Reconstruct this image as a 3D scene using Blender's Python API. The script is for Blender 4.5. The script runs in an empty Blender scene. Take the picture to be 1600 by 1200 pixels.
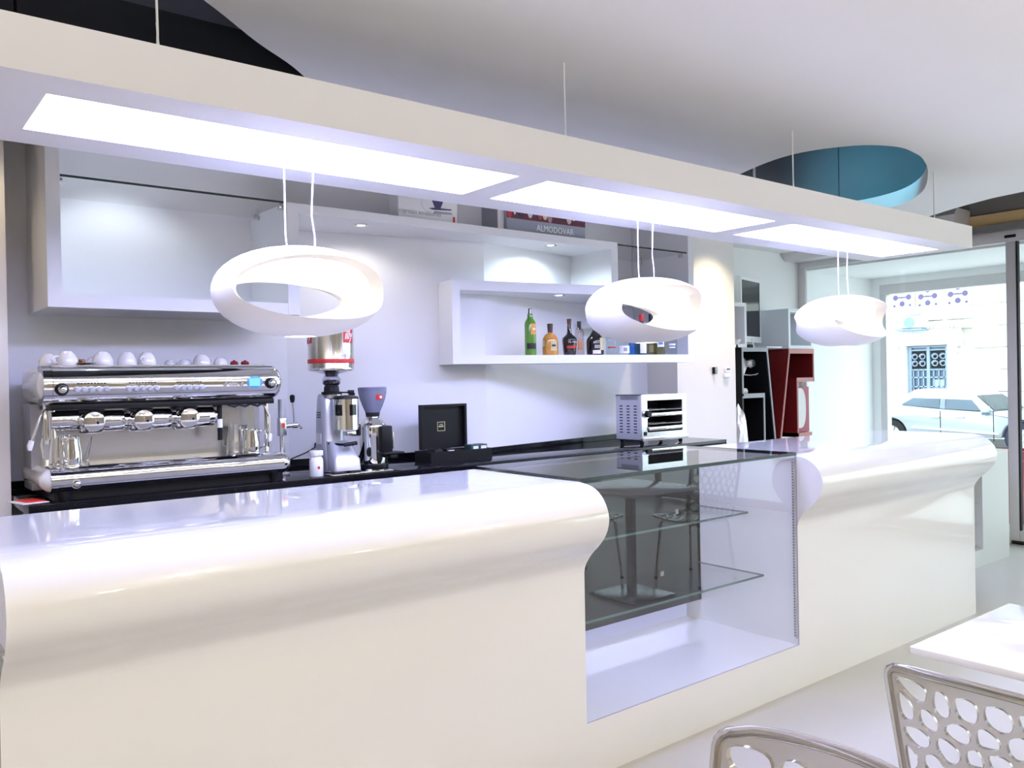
import bpy, bmesh, math, random
from mathutils import Vector, Matrix, Euler
from mathutils.geometry import delaunay_2d_cdt
R = math.radians
PI = math.pi
random.seed(7)
scene = bpy.context.scene
COL = scene.collection

# ---------------------------------------------------------------- camera
EYE = 1.5
YAW, PITCH, ROLL, FPX = .671479513, -.00589259852, -.0186002158, 1311.78
def cam_axes():
    f = Vector((math.sin(YAW)*math.cos(PITCH), math.cos(YAW)*math.cos(PITCH), math.sin(PITCH)))
    rt = Vector((math.cos(YAW), -math.sin(YAW), 0))
    u = rt.cross(f)
    c, s = math.cos(ROLL), math.sin(ROLL)
    return c*rt + s*u, c*u - s*rt, f
AX = cam_axes()
cd = bpy.data.cameras.new('camera')
cam = bpy.data.objects.new('camera', cd)
COL.objects.link(cam)
rt_, up_, fw_ = AX
cam.matrix_world = Matrix(((rt_.x, up_.x, -fw_.x, 0), (rt_.y, up_.y, -fw_.y, 0), (rt_.z, up_.z, -fw_.z, EYE), (0, 0, 0, 1)))
cd.sensor_width = 36
cd.lens = 36*FPX/1600
cd.clip_start = .02
cd.clip_end = 200
scene.camera = cam

# ---------------------------------------------------------------- world, view, large lights
w = bpy.data.worlds.new('daylight')
scene.world = w
w.use_nodes = True
bg = w.node_tree.nodes['Background']
bg.inputs[0].default_value = (.78, .92, 1.0, 1)
bg.inputs[1].default_value = 3.8
vs = scene.view_settings
vs.view_transform = 'Standard'
vs.look = 'None'
vs.gamma = 1.0
vs.use_curve_mapping = False
vs.exposure = 0.16
scene.cycles.use_denoising = True
scene.cycles.max_bounces = 10
scene.cycles.diffuse_bounces = 5
scene.cycles.glossy_bounces = 6
scene.cycles.transmission_bounces = 8
scene.cycles.transparent_max_bounces = 16
scene.cycles.sample_clamp_indirect = 6.0
scene.cycles.caustics_reflective = False
scene.cycles.caustics_refractive = False

PANEL_L = 27.0       # ceiling beam light panels
PENDANT_L = 20.0     # lamp inside each pendant
DINING_W = 15.5      # each unseen warm downlight added for brightness over the dining area
FILL_UPLIGHT_W = 125.0    # unseen floor uplighters added to lift the ceiling and ambient light
WASH_W = 16.0        # warm wall washers beside the shelving
WARM = (1.0, .87, .65)
COOL = (.80, .84, 1.0)

def area_light(name, loc, size, power, color, rot=(0, 0, 0), size_y=None, portal=False, spread=None):
    l = bpy.data.lights.new(name, 'AREA')
    l.energy = power
    l.color = color
    l.size = size
    if size_y:
        l.shape = 'RECTANGLE'
        l.size_y = size_y
    else:
        l.shape = 'DISK'
    if spread:
        l.spread = spread
    if portal:
        l.cycles.is_portal = True
    o = bpy.data.objects.new(name, l)
    o.location = loc
    o.rotation_euler = rot
    COL.objects.link(o)
    return o
def spot_light(name, loc, power, color, angle, blend=.6, rot=(0, 0, 0), radius=.03):
    l = bpy.data.lights.new(name, 'SPOT')
    l.energy = power
    l.color = color
    l.spot_size = R(angle)
    l.spot_blend = blend
    l.shadow_soft_size = radius
    o = bpy.data.objects.new(name, l)
    o.location = loc
    o.rotation_euler = rot
    COL.objects.link(o)
    return o
# daylight enters through the street glazing: portal for the sampler, no light of its own
area_light('daylight_portal', (7.98, .2, 1.3), 9.4, 0, (1, 1, 1), (0, R(90), 0), None, True)
bpy.data.objects['daylight_portal'].data.shape = 'RECTANGLE'
bpy.data.objects['daylight_portal'].data.size = 2.6
bpy.data.objects['daylight_portal'].data.size_y = 9.4

# ---------------------------------------------------------------- helpers
def ray(x, y):
    a, b = (x-800)/FPX, (600-y)/FPX
    return AX[0]*a + AX[1]*b + AX[2]
def at(axis, val, x, y):
    """point where the sight line of a photo pixel meets the plane axis = val"""
    d = ray(x, y)
    c = Vector((0, 0, EYE))
    return c + d*((val-c[axis])/d[axis])
def slope(x, y):
    d = ray(x, y)
    return d.x/d.y

class B:
    def __init__(s):
        s.bm = bmesh.new()
    def box(s, x0, x1, y0, y1, z0, z1, bev=0, seg=2):
        t = bmesh.new()
        bmesh.ops.create_cube(t, size=1)
        for v in t.verts:
            v.co = Vector(((x0+x1)/2+v.co.x*(x1-x0), (y0+y1)/2+v.co.y*(y1-y0), (z0+z1)/2+v.co.z*(z1-z0)))
        if bev:
            bmesh.ops.bevel(t, geom=list(t.edges), offset=bev, segments=seg, profile=.5, affect='EDGES')
        return s.add(t)
    def add(s, t, M=None):
        if M is not None:
            t.transform(M)
        me = bpy.data.meshes.new('t')
        t.to_mesh(me)
        t.free()
        s.bm.from_mesh(me)
        bpy.data.meshes.remove(me)
        return s
    def cyl(s, p0, p1, r0, r1=None, n=24, cap=True):
        p0, p1 = Vector(p0), Vector(p1)
        r1 = r0 if r1 is None else r1
        t = bmesh.new()
        bmesh.ops.create_cone(t, cap_ends=cap, segments=n, radius1=r0, radius2=r1, depth=(p1-p0).length)
        q = Vector((0, 0, 1)).rotation_difference((p1-p0).normalized())
        return s.add(t, Matrix.Translation((p0+p1)/2) @ q.to_matrix().to_4x4())
    def lathe(s, prof, c=(0, 0, 0), n=32, axis='Z', sx=1, sy=1, a0=0, a1=2*PI, M=None):
        """prof: list of (r, h)"""
        t = bmesh.new()
        full = abs(a1-a0-2*PI) < 1e-6
        m = n if full else n+1
        rings = []
        for r, h in prof:
            if r < 1e-7:
                rings.append([t.verts.new((0, 0, h))])
            else:
                rings.append([t.verts.new((r*math.cos(a0+(a1-a0)*i/n)*sx, r*math.sin(a0+(a1-a0)*i/n)*sy, h)) for i in range(m)])
        for a, b in zip(rings, rings[1:]):
            k = n if full else n
            for i in range(k):
                j = (i+1) % m if full else i+1
                if len(a) == 1 and len(b) == 1:
                    continue
                if len(a) == 1:
                    t.faces.new((a[0], b[j], b[i]))
                elif len(b) == 1:
                    t.faces.new((a[i], a[j], b[0]))
                else:
                    t.faces.new((a[i], a[j], b[j], b[i]))
        bmesh.ops.recalc_face_normals(t, faces=list(t.faces))
        T = Matrix.Translation(Vector(c))
        if axis == 'X':
            T = T @ Matrix.Rotation(PI/2, 4, 'Y')
        elif axis == 'Y':
            T = T @ Matrix.Rotation(-PI/2, 4, 'X')
        if M is not None:
            T = T @ M
        return s.add(t, T)
    def tube(s, pts, r, n=8, cap=True):
        pts = [Vector(p) for p in pts]
        t = bmesh.new()
        rings = []
        up = Vector((0, 0, 1))
        prev = None
        for i, p in enumerate(pts):
            d = (pts[min(i+1, len(pts)-1)]-pts[max(i-1, 0)]).normalized()
            if prev is None:
                a = d.orthogonal().normalized()
            else:
                a = (prev - d*prev.dot(d)).normalized()
            prev = a
            b = d.cross(a)
            rr = r[i] if isinstance(r, (list, tuple)) else r
            rings.append([t.verts.new(p + a*math.cos(2*PI*k/n)*rr + b*math.sin(2*PI*k/n)*rr) for k in range(n)])
        for a, b in zip(rings, rings[1:]):
            for k in range(n):
                t.faces.new((a[k], a[(k+1) % n], b[(k+1) % n], b[k]))
        if cap:
            t.faces.new(rings[0][::-1])
            t.faces.new(rings[-1])
        bmesh.ops.recalc_face_normals(t, faces=list(t.faces))
        return s.add(t)
    def prism(s, poly, axis, d0, d1, bev=0):
        """poly 2-D in the two remaining axes (in xyz order), extruded along axis from d0 to d1"""
        def mk(p, d):
            if axis == 'X':
                return (d, p[0], p[1])
            if axis == 'Y':
                return (p[0], d, p[1])
            return (p[0], p[1], d)
        t = bmesh.new()
        a = [t.verts.new(mk(p, d0)) for p in poly]
        b = [t.verts.new(mk(p, d1)) for p in poly]
        n = len(poly)
        t.faces.new(a)
        t.faces.new(b)
        for i in range(n):
            t.faces.new((a[i], a[(i+1) % n], b[(i+1) % n], b[i]))
        bmesh.ops.recalc_face_normals(t, faces=list(t.faces))
        if bev:
            bmesh.ops.bevel(t, geom=list(t.edges), offset=bev, segments=2, profile=.5, affect='EDGES')
        return s.add(t)
    def sphere(s, c, r, sx=1, sy=1, sz=1, u=20, v=12):
        t = bmesh.new()
        bmesh.ops.create_uvsphere(t, u_segments=u, v_segments=v, radius=r)
        return s.add(t, Matrix.Translation(Vector(c)) @ Matrix.Diagonal((sx, sy, sz, 1)))
    def plate(s, outer, holes, axis, d0, d1):
        """flat plate with holes, thickness d0..d1 along axis"""
        vs_, es = [], []
        for loop in [outer]+holes:
            b0 = len(vs_)
            vs_ += [Vector(p) for p in loop]
            es += [(b0+i, b0+(i+1) % len(loop)) for i in range(len(loop))]
        ov, oe, of, _, _, _ = delaunay_2d_cdt(vs_, es, [], 0, 1e-7)
        def inside(p, poly):
            c = False
            j = len(poly)-1
            for i in range(len(poly)):
                a, b = poly[i], poly[j]
                if (a[1] > p.y) != (b[1] > p.y) and p.x < (b[0]-a[0])*(p.y-a[1])/(b[1]-a[1])+a[0]:
                    c = not c
                j = i
            return c
        t = bmesh.new()
        def mk(p, d):
            return (d, p[0], p[1]) if axis == 'X' else (p[0], d, p[1]) if axis == 'Y' else (p[0], p[1], d)
        va = [t.verts.new(mk(p, d0)) for p in ov]
        vb = [t.verts.new(mk(p, d1)) for p in ov]
        cnt = {}
        for f in of:
            c = sum((ov[i] for i in f), Vector((0, 0)))/len(f)
            if not inside(c, outer) or any(inside(c, h) for h in holes):
                continue
            t.faces.new([va[i] for i in f])
            t.faces.new([vb[i] for i in reversed(f)])
            for i in range(len(f)):
                e = (f[i], f[(i+1) % len(f)])
                k = (min(e), max(e))
                cnt.setdefault(k, []).append(e)
        for k, l in cnt.items():
            if len(l) == 1:
                i, j = l[0]
                t.faces.new((va[j], va[i], vb[i], vb[j]))
        for v in list(t.verts):
            if not v.link_faces:
                t.verts.remove(v)
        bmesh.ops.recalc_face_normals(t, faces=list(t.faces))
        return s.add(t)
    def move(s, M):
        s.bm.transform(M)
        return s

WORLD = {}
def obj(name, b, mat, parent=None, smooth=32, label=None):
    me = bpy.data.meshes.new(name)
    bm = b.bm if isinstance(b, B) else b
    if parent is not None and parent in WORLD:
        bm.transform(Matrix.Translation(-WORLD[parent]))
    bm.to_mesh(me)
    bm.free()
    me.materials.append(mat)
    if smooth:
        for p in me.polygons:
            p.use_smooth = True
        me.set_sharp_from_angle(angle=R(smooth))
    o = bpy.data.objects.new(name, me)
    COL.objects.link(o)
    if parent is not None:
        o.parent = parent
        if parent in WORLD:
            WORLD[o] = WORLD[parent]
    if label:
        o['label'] = label
    return o
def thing(name, label, cat, loc=(0, 0, 0), rotz=0, group=None, local=False):
    """an Empty at the thing's base; parts are built in world space unless local"""
    o = bpy.data.objects.new(name, None)
    o.empty_display_size = .05
    COL.objects.link(o)
    o.location = loc
    o.rotation_euler = (0, 0, rotz)
    o['label'] = label
    o['category'] = cat
    if group:
        o['group'] = group
    if not local:
        WORLD[o] = Vector(loc)
    return o
def tag(o, label, cat, group=None):
    o['label'] = label
    o['category'] = cat
    if group:
        o['group'] = group
    return o
def struct(name, b, mat, parent=None, smooth=32):
    o = obj(name, b, mat, parent, smooth)
    if parent is None:
        o['kind'] = 'structure'
    return o
def holder(name, loc=(0, 0, 0)):
    o = bpy.data.objects.new(name, None)
    COL.objects.link(o)
    o.location = loc
    o['kind'] = 'structure'
    WORLD[o] = Vector(loc)
    return o
def dup(root, loc, rotz=None, label=None, group=None, scale=None):
    r = root.copy()
    COL.objects.link(r)
    r.location = loc
    if rotz is not None:
        r.rotation_euler = (0, 0, rotz)
    if scale:
        r.scale = scale
    if label:
        r['label'] = label
    if group:
        r['group'] = group
    for ch in list(root.children):
        c = ch.copy()
        COL.objects.link(c)
        c.parent = r
        for g in ch.children:
            d = g.copy()
            COL.objects.link(d)
            d.parent = c
    return r
def kids(o):
    return [c for c in bpy.data.objects if c.parent == o]

def text_bm(body, size, extrude=.0004, shear=0, align='CENTER', sx=1, bold=0, n=2):
    """lettering in the XZ plane facing -Y, centred on the origin"""
    cu = bpy.data.curves.new('lettering', 'FONT')
    cu.body = body
    cu.size = size
    cu.extrude = extrude
    cu.shear = shear
    cu.align_x = align
    cu.align_y = 'CENTER'
    cu.offset = bold
    cu.resolution_u = n
    o = bpy.data.objects.new('lettering', cu)
    COL.objects.link(o)
    dg = bpy.context.evaluated_depsgraph_get()
    dg.update()
    me = bpy.data.meshes.new_from_object(o.evaluated_get(dg))
    bpy.data.objects.remove(o)
    bpy.data.curves.remove(cu)
    bm = bmesh.new()
    bm.from_mesh(me)
    bpy.data.meshes.remove(me)
    bm.transform(Matrix.Rotation(PI/2, 4, 'X') @ Matrix.Diagonal((sx, 1, 1, 1)))
    return bm
def wrap(bm, r, a0=0, z=0, c=(0, 0)):
    """bend lettering/patches (x = arc length, facing -Y) round a vertical cylinder; a0 = heading, 0 faces -Y"""
    for v in bm.verts:
        a = v.co.x/r + a0
        rr = r - v.co.y
        v.co = Vector((c[0]+math.sin(a)*rr, c[1]-math.cos(a)*rr, v.co.z+z))
    return bm
def patch_bm(w_, h_, n=8, t=.0004):
    b = B()
    for i in range(n):
        b.box(-w_/2+w_*i/n, -w_/2+w_*(i+1)/n, -t, t, -h_/2, h_/2)
    return b.bm

# ---------------------------------------------------------------- materials
def mat(name, col, rough=.5, metal=0, spec=.5, noise=0, nscale=8, bump=0, coat=0, emit=None, es=0, trans=0, ior=1.45, alpha=1, detail=2):
    m = bpy.data.materials.new(name)
    m.use_nodes = True
    nt = m.node_tree
    p = nt.nodes['Principled BSDF']
    p.inputs['Base Color'].default_value = (*col, 1)
    p.inputs['Roughness'].default_value = rough
    p.inputs['Metallic'].default_value = metal
    p.inputs['Specular IOR Level'].default_value = spec
    p.inputs['IOR'].default_value = ior
    p.inputs['Coat Weight'].default_value = coat
    p.inputs['Coat Roughness'].default_value = .02
    p.inputs['Transmission Weight'].default_value = trans
    if emit:
        p.inputs['Emission Color'].default_value = (*emit, 1)
        p.inputs['Emission Strength'].default_value = es
    tc = nt.nodes.new('ShaderNodeTexCoord')
    nz = nt.nodes.new('ShaderNodeTexNoise')
    nz.inputs['Scale'].default_value = nscale
    nz.inputs['Detail'].default_value = detail
    nt.links.new(tc.outputs['Object'], nz.inputs['Vector'])
    if noise:
        mx = nt.nodes.new('ShaderNodeMix')
        mx.data_type = 'RGBA'
        mx.inputs[6].default_value = (*[max(0, c*(1-noise)) for c in col], 1)
        mx.inputs[7].default_value = (*[min(1, c*(1+noise)) for c in col], 1)
        nt.links.new(nz.outputs['Fac'], mx.inputs[0])
        nt.links.new(mx.outputs[2], p.inputs['Base Color'])
    if bump:
        bp = nt.nodes.new('ShaderNodeBump')
        bp.inputs['Strength'].default_value = bump
        bp.inputs['Distance'].default_value = .01
        nt.links.new(nz.outputs['Fac'], bp.inputs['Height'])
        nt.links.new(bp.outputs['Normal'], p.inputs['Normal'])
    return m
def glass_mat(name, tint=(.988, .994, .994), ior=1.45, rough=0.0, boost=1.0):
    """thin architectural glass: fresnel reflection over a tinted see-through"""
    m = bpy.data.materials.new(name)
    m.use_nodes = True
    nt = m.node_tree
    nt.nodes.clear()
    out = nt.nodes.new('ShaderNodeOutputMaterial')
    mx = nt.nodes.new('ShaderNodeMixShader')
    tr = nt.nodes.new('ShaderNodeBsdfTransparent')
    tr.inputs[0].default_value = (*tint, 1)
    gl = nt.nodes.new('ShaderNodeBsdfGlossy')
    gl.inputs['Roughness'].default_value = rough
    fr = nt.nodes.new('ShaderNodeFresnel')
    fr.inputs['IOR'].default_value = ior
    geo = nt.nodes.new('ShaderNodeNewGeometry')
    inv = nt.nodes.new('ShaderNodeMath')
    inv.operation = 'SUBTRACT'
    inv.inputs[0].default_value = 1
    nt.links.new(geo.outputs['Backfacing'], inv.inputs[1])
    mul = nt.nodes.new('ShaderNodeMath')
    mul.operation = 'MULTIPLY'
    nt.links.new(fr.outputs[0], mul.inputs[0])
    nt.links.new(inv.outputs[0], mul.inputs[1])
    nt.links.new(mul.outputs[0], mx.inputs[0])
    nt.links.new(tr.outputs[0], mx.inputs[1])
    nt.links.new(gl.outputs[0], mx.inputs[2])
    nt.links.new(mx.outputs[0], out.inputs[0])
    return m
def glow(name, col, s):
    m = bpy.data.materials.new(name)
    m.use_nodes = True
    nt = m.node_tree
    nt.nodes.clear()
    out = nt.nodes.new('ShaderNodeOutputMaterial')
    e = nt.nodes.new('ShaderNodeEmission')
    e.inputs[0].default_value = (*col, 1)
    e.inputs[1].default_value = s
    nt.links.new(e.outputs[0], out.inputs[0])
    return m

M = dict(
    wall=mat('white_wall_paint', (.84, .84, .85), .6, noise=.015, nscale=3, bump=.02),
    warmwall=mat('cream_wall_paint', (.84, .81, .76), .6, noise=.015, nscale=3, bump=.02),
    ceil=mat('ceiling_paint', (.80, .79, .78), .7, noise=.02, nscale=2),
    dark=mat('dark_plenum_paint', (.018, .02, .024), .6, noise=.15, nscale=4),
    plenum=mat('slate_plenum_paint', (.12, .13, .14), .55, noise=.1, nscale=4),
    taupe=mat('warm_grey_wall_paint', (.58, .56, .53), .6, noise=.05, nscale=4),
    frontw=mat('brown_grey_wall_paint', (.24, .22, .20), .6, noise=.05, nscale=4),
    porch=mat('bright_porch_paint', (.90, .92, .92), .6, noise=.01, nscale=4),
    lowbox=mat('white_counter_paint', (.60, .62, .59), .4, noise=.01, nscale=4),
    hdr=mat('grey_header_paint', (.20, .19, .17), .6, noise=.05, nscale=4),
    floor=mat('resin_floor', (.48, .46, .43), .32, noise=.07, nscale=2.2, bump=.01, detail=5),
    lacq=mat('white_gloss_lacquer', (.82, .81, .79), .22, noise=.008, nscale=2, coat=1.0),
    unit=mat('white_satin_board', (.85, .85, .86), .35, noise=.01, nscale=5),
    beam=mat('white_beam_paint', (.80, .79, .78), .55, noise=.012, nscale=4),
    pend=mat('white_polyethylene', (.85, .83, .82), .38, noise=.01, nscale=5),
    chrome=mat('chrome', (.86, .85, .84), .05, 1, noise=.02, nscale=6),
    steel=mat('brushed_steel', (.68, .68, .69), .24, 1, noise=.05, nscale=40),
    alu=mat('grey_aluminium', (.66, .64, .65), .4, .1, noise=.04, nscale=12),
    zinc=mat('silver_paint', (.56, .57, .63), .32, .55, noise=.02, nscale=12),
    granite=mat('black_granite', (.006, .006, .008), .10, 0, .22, noise=.6, nscale=260),
    black=mat('black_plastic', (.008, .008, .009), .4, 0, .25, noise=.2, nscale=30),
    blackgl=mat('black_gloss', (.006, .006, .007), .06, noise=.2, nscale=8),
    rubber=mat('black_rubber', (.015, .015, .015), .7, noise=.2, nscale=30),
    porcelain=mat('white_porcelain', (.86, .84, .82), .12, noise=.01, nscale=10, coat=.5),
    red=mat('red_print', (.55, .03, .03), .4, noise=.05, nscale=20),
    redlac=mat('dark_red_lacquer', (.16, .012, .012), .25, noise=.06, nscale=4),
    rededge=mat('pale_red_edge', (.52, .20, .18), .45, noise=.04, nscale=6),
    greyedge=mat('grey_edge', (.34, .36, .37), .45, noise=.04, nscale=6),
    white=mat('white_plastic', (.86, .86, .86), .35, noise=.01, nscale=10),
    paper=mat('white_paper', (.84, .83, .81), .6, noise=.02, nscale=14),
    gold=mat('pale_gold_foil', (.62, .55, .36), .3, .8, noise=.05, nscale=20),
    mirror=mat('dark_back_panel', (.022, .022, .020), .35, 0, .3, noise=.1, nscale=5),
    glass=glass_mat('clear_glass'),
    panes=glass_mat('street_window_glass', (.97, .99, .99), 1.3),
    frontglass=glass_mat('case_front_glass', (.99, .995, .995), 1.85),
    topglass=glass_mat('counter_top_glass', (.985, .99, .99), 1.8),
    glassedge=mat('dark_glass_edge', (.02, .035, .035), .15, noise=.1, nscale=20),
    greenglass=mat('green_glass_edge', (.10, .16, .15), .15, noise=.1, nscale=20),
    led=glow('light_panel', (.50, .54, 1.0), PANEL_L),
    bulb=glow('pendant_lamp', (1.0, .93, .84), PENDANT_L),
    bulb2=glow('pendant_lens', (1.0, .95, .88), 5.0),
    dl=glow('downlight_lens', (.9, .95, 1.0), 9.0),
    warmlens=glow('warm_lens', WARM, 7.0),
    lcd=glow('machine_display', (.30, .85, .95), .95),
    bead=mat('led_strip_beads', (.20, .20, .21), .4, noise=.2, nscale=60),
)

def dots_mat(): pass
# ================================================================ SETTING
CEIL = 2.74
TOPZ = 3.35
b = B(); b.box(-3, 7.95, -4.5, 5.2, -.1, 0); struct('floor', b, M['floor'])
# back wall: flat on the left, a shallow ridge, then receding to the pillar
def wall_y(x):
    if x < 1.95: return 4.48
    if x < 3.16: return 4.48 + (x-1.95)*(4.238-4.48)/1.21
    return 4.238 + .19*(x-3.16)
b = B()
b.prism([(.5, 4.48), (1.95, 4.48), (3.16, 4.238), (5.9, wall_y(5.9)), (5.9, 4.9), (.5, 4.9)], 'Z', 0, 2.85)
struct('wall_back', b, M['wall'], smooth=3)
b = B(); b.box(-3, .556, 4.2, 4.9, 0, 2.85); struct('wall_left_pillar', b, M['warmwall'])
b = B(); b.box(5.04, 5.768, 4.285, 4.9, 0, 2.85); struct('wall_right_pillar', b, M['warmwall'])
b = B(); b.box(5.768, 9.4, 5.03, 5.3, -.3, TOPZ); struct('wall_rear', b, M['porch'])
b = B(); b.box(-3, 5.768, 4.75, 4.95, 2.86, TOPZ); struct('wall_plenum', b, M['plenum'])
b = B(); b.box(-3.1, -3, -4.5, 4.9, 0, TOPZ); struct('wall_left', b, M['taupe'])
b = B(); b.box(-3, 7.95, -4.6, -4.5, 0, TOPZ); struct('wall_front', b, M['frontw'])
b = B(); b.box(-3.1, 8.0, -4.6, 5.3, TOPZ, TOPZ+.1); struct('trim_1', b, M['plenum'])

# suspended ceiling with two flowing cut-outs and a curved street edge
def spline(pts, n=8, closed=True):
    out = []
    N = len(pts)
    for i in range(N if closed else N-1):
        g = lambda k: Vector(pts[k % N]) if closed else Vector(pts[max(0, min(N-1, k))])
        p0, p1, p2, p3 = g(i-1), g(i), g(i+1), g(i+2)
        for k in range(n):
            t = k/n
            out.append(tuple(.5*((2*p1)+(p2-p0)*t+(2*p0-5*p1+4*p2-p3)*t*t+(3*p1-p0-3*p2+p3)*t**3)))
    if not closed:
        out.append(tuple(pts[-1]))
    return out
edge = spline([(6.30, -4.5), (6.25, -2.5), (6.22, -.5), (6.28, 1.2), (6.46, 2.36), (6.55, 2.68), (6.78, 3.11), (7.2, 3.7), (7.9, 4.3)], 6, False)
wave = spline([(-3, 1.6), (-1.2, 1.75), (0, 2.15), (.55, 2.46), (.93, 2.73), (1.19, 2.95), (1.44, 3.14), (1.72, 3.45), (1.9, 3.9), (1.95, 4.45)], 6, False)
outer = [(-3, -4.5)] + edge + [(7.9, 5.03), (5.77, 5.03), (5.77, 4.6)] + wave[::-1]
hole = spline([(4.33, 3.12), (4.22, 2.72), (4.34, 2.42), (4.56, 2.295), (4.78, 2.30), (4.98, 2.345), (5.32, 2.48), (5.85, 2.77), (6.18, 3.12), (6.22, 3.55), (5.8, 3.95), (5.1, 3.95), (4.6, 3.6)], 6)
b = B(); b.plate(outer, [hole], 'Z', CEIL, CEIL+.11)
struct('ceiling', b, M['ceil'])
# curved plenum screen seen through the right cut-out: two panels with an open joint
scr = spline([(3.4, 4.25), (4.4, 4.22), (5.3, 4.12), (6.0, 3.82), (6.42, 3.4), (6.50, 2.95), (6.40, 2.5)], 8, False)
def screen_part(pts):
    n_ = len(pts)
    return pts + [(x+.03, y+.03) for x, y in pts[::-1]]
cutk = min(range(len(scr)), key=lambda i: abs(scr[i][0]/scr[i][1]-1.735))
b = B(); b.prism(screen_part(scr[:cutk+1]), 'Z', CEIL+.115, TOPZ); p, q = scr[cutk], scr[cutk+1]; f = .07
b.prism(screen_part([(p[0]+(q[0]-p[0])*f, p[1]+(q[1]-p[1])*f)] + scr[cutk+1:]), 'Z', CEIL+.115, TOPZ)
struct('trim_2', b, M['plenum'])
b = B(); b.box(-3, .62, 4.3, 4.34, CEIL+.12, TOPZ); b.box(.635, 3.5, 4.3, 4.34, CEIL+.12, TOPZ)
struct('trim_3', b, M['dark'])
spot_light('cove_light', (5.45, 2.75, 3.12), 45, (.20, .72, 1.0), 80, 1.0, (R(82), 0, R(-58)), .05)

# street glazing in the plane x = 7.9
fac = holder('window_1', (7.9, 0, 0))
b = B(); b.box(7.86, 7.95, -4.5, 5.03, 2.60, 2.70, .004); struct('header_frame', b, M['alu'], fac)
b = B(); b.box(7.80, 7.96, -4.5, 5.03, 2.70, 2.76); struct('header_box', b, M['hdr'], fac)
b = B(); b.box(7.84, 7.96, -4.5, 5.03, 2.76, 2.86); struct('orange_strip', b, mat('orange_trim', (.62, .44, .20), .5, noise=.12, nscale=9), fac)  # orange tone set in the strip's base colour
b = B(); b.box(7.88, 7.96, -4.5, 5.03, 2.86, TOPZ); struct('bulkhead', b, M['hdr'], fac)
for y0, y1 in ((4.95, 5.03), (2.935, 3.015), (1.25, 1.33), (-.6, -.52), (-2.5, -2.42)):
    b = B(); b.box(7.86, 7.899, y0, y1, .0, 2.60, .003); struct('post', b, M['alu'], fac)
for y0, y1 in ((3.015, 4.95),):
    b = B(); b.box(7.86, 7.95, y0, y1, 0, .1, .003); struct('bottom_rail', b, M['alu'], fac)
for y0, y1 in ((1.33, 2.935), (-.52, 1.25), (-2.42, -.6), (-4.5, -2.5)):
    b = B(); b.box(7.86, 7.95, y0, y1, .02, .12, .003); struct('bottom_rail', b, M['alu'], fac)
b = B(); b.box(7.857, 7.898, 2.918, 2.934, .12, 2.6); struct('door_gasket', b, M['rubber'], fac)
b = B(); b.box(7.85, 7.955, 2.90, 3.0, .0, .03, .006); b.box(7.85, 7.955, 2.93, 3.02, 2.635, 2.66, .004); struct('floor_pivot', b, M['black'], fac)
for y0, y1 in ((3.015, 4.95), (1.33, 2.93), (-.52, 1.25), (-2.42, -.6), (-4.5, -2.5)):
    b = B(); b.box(7.90, 7.908, y0, y1, .1, 2.60); struct('glass_pane', b, M['panes'], fac, 0)
b = B(); b.prism([(7.62, 2.66), (7.56, 2.72), (7.55, 2.86), (7.60, 2.92), (7.86, 2.92), (7.86, 2.66)], 'Y', 3.3, 5.02); struct('trim_5', b, M['alu'])

# glazed porch between the window and the street
b = B(); b.box(7.95, 9.45, -4.5, 5.03, 2.58, 2.70); struct('ceiling_porch', b, M['porch'])
b = B(); b.box(7.95, 9.45, -4.5, 5.3, -.12, -.02); struct('floor_porch', b, M['floor'])
porch = holder('window_2', (9.4, 0, 0))
b = B(); b.box(9.35, 9.45, -4.5, 4.93, 2.39, 2.50, .004); struct('beam', b, M['alu'], porch)
b = B(); b.box(9.35, 9.45, 4.86, 4.93, -.02, 2.39, .004); struct('post', b, M['alu'], porch)
b = B(); b.box(9.35, 9.45, 4.93, 5.03, -.02, 2.58); struct('reveal', b, M['porch'], porch)
b = B(); b.box(9.35, 9.45, -4.5, 4.93, 2.50, 2.58); struct('fascia', b, M['porch'], porch)

# street
b = B(); b.box(9.45, 17.6, -25, 40, -.35, -.12); b.box(20.9, 24, -25, 40, -.35, -.10); struct('pavement', b, mat('pavement_stone', (.55, .54, .52), .8, noise=.1, nscale=3))
b = B(); b.box(17.6, 20.9, -25, 40, -.4, -.25); struct('street', b, mat('asphalt', (.16, .16, .17), .85, noise=.2, nscale=30))

# ================================================================ BAR COUNTER
YF, YB, ZT = 2.286, 2.97, 1.11
XL, XA, XB_, XR = .27, 2.144, 3.535, 5.442
nose = spline([(2.286, .775), (2.277, .805), (2.245, .848), (2.205, .885), (2.168, .93), (2.151, .98), (2.158, 1.025), (2.187, 1.069), (2.236, 1.099), (2.305, 1.111)], 5, False)
prof = [(YF, 0), (YF, .7)] + nose + [(2.42, ZT), (YB, ZT), (YB, 0)]
bar = thing('bar_counter', 'long white glossy bar counter with a wave-shaped front edge and display opening', 'bar counter', (2.85, 2.6, 0))
b = B()
b.prism(prof, 'X', XL, XA)
b.prism(prof, 'X', XB_, XR)
b.prism([(YF, 0), (YF, .208), (YB, .208), (YB, 0)], 'X', XA, XB_)
obj('counter_body', b, M['lacq'], bar, 20)
b = B(); b.box(XL-.012, XL, 2.30, 2.95, .0, .86); b.box(XL-.013, XL, 2.28, 2.95, .875, .885); obj('end_panel', b, M['greyedge'], bar)

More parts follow.
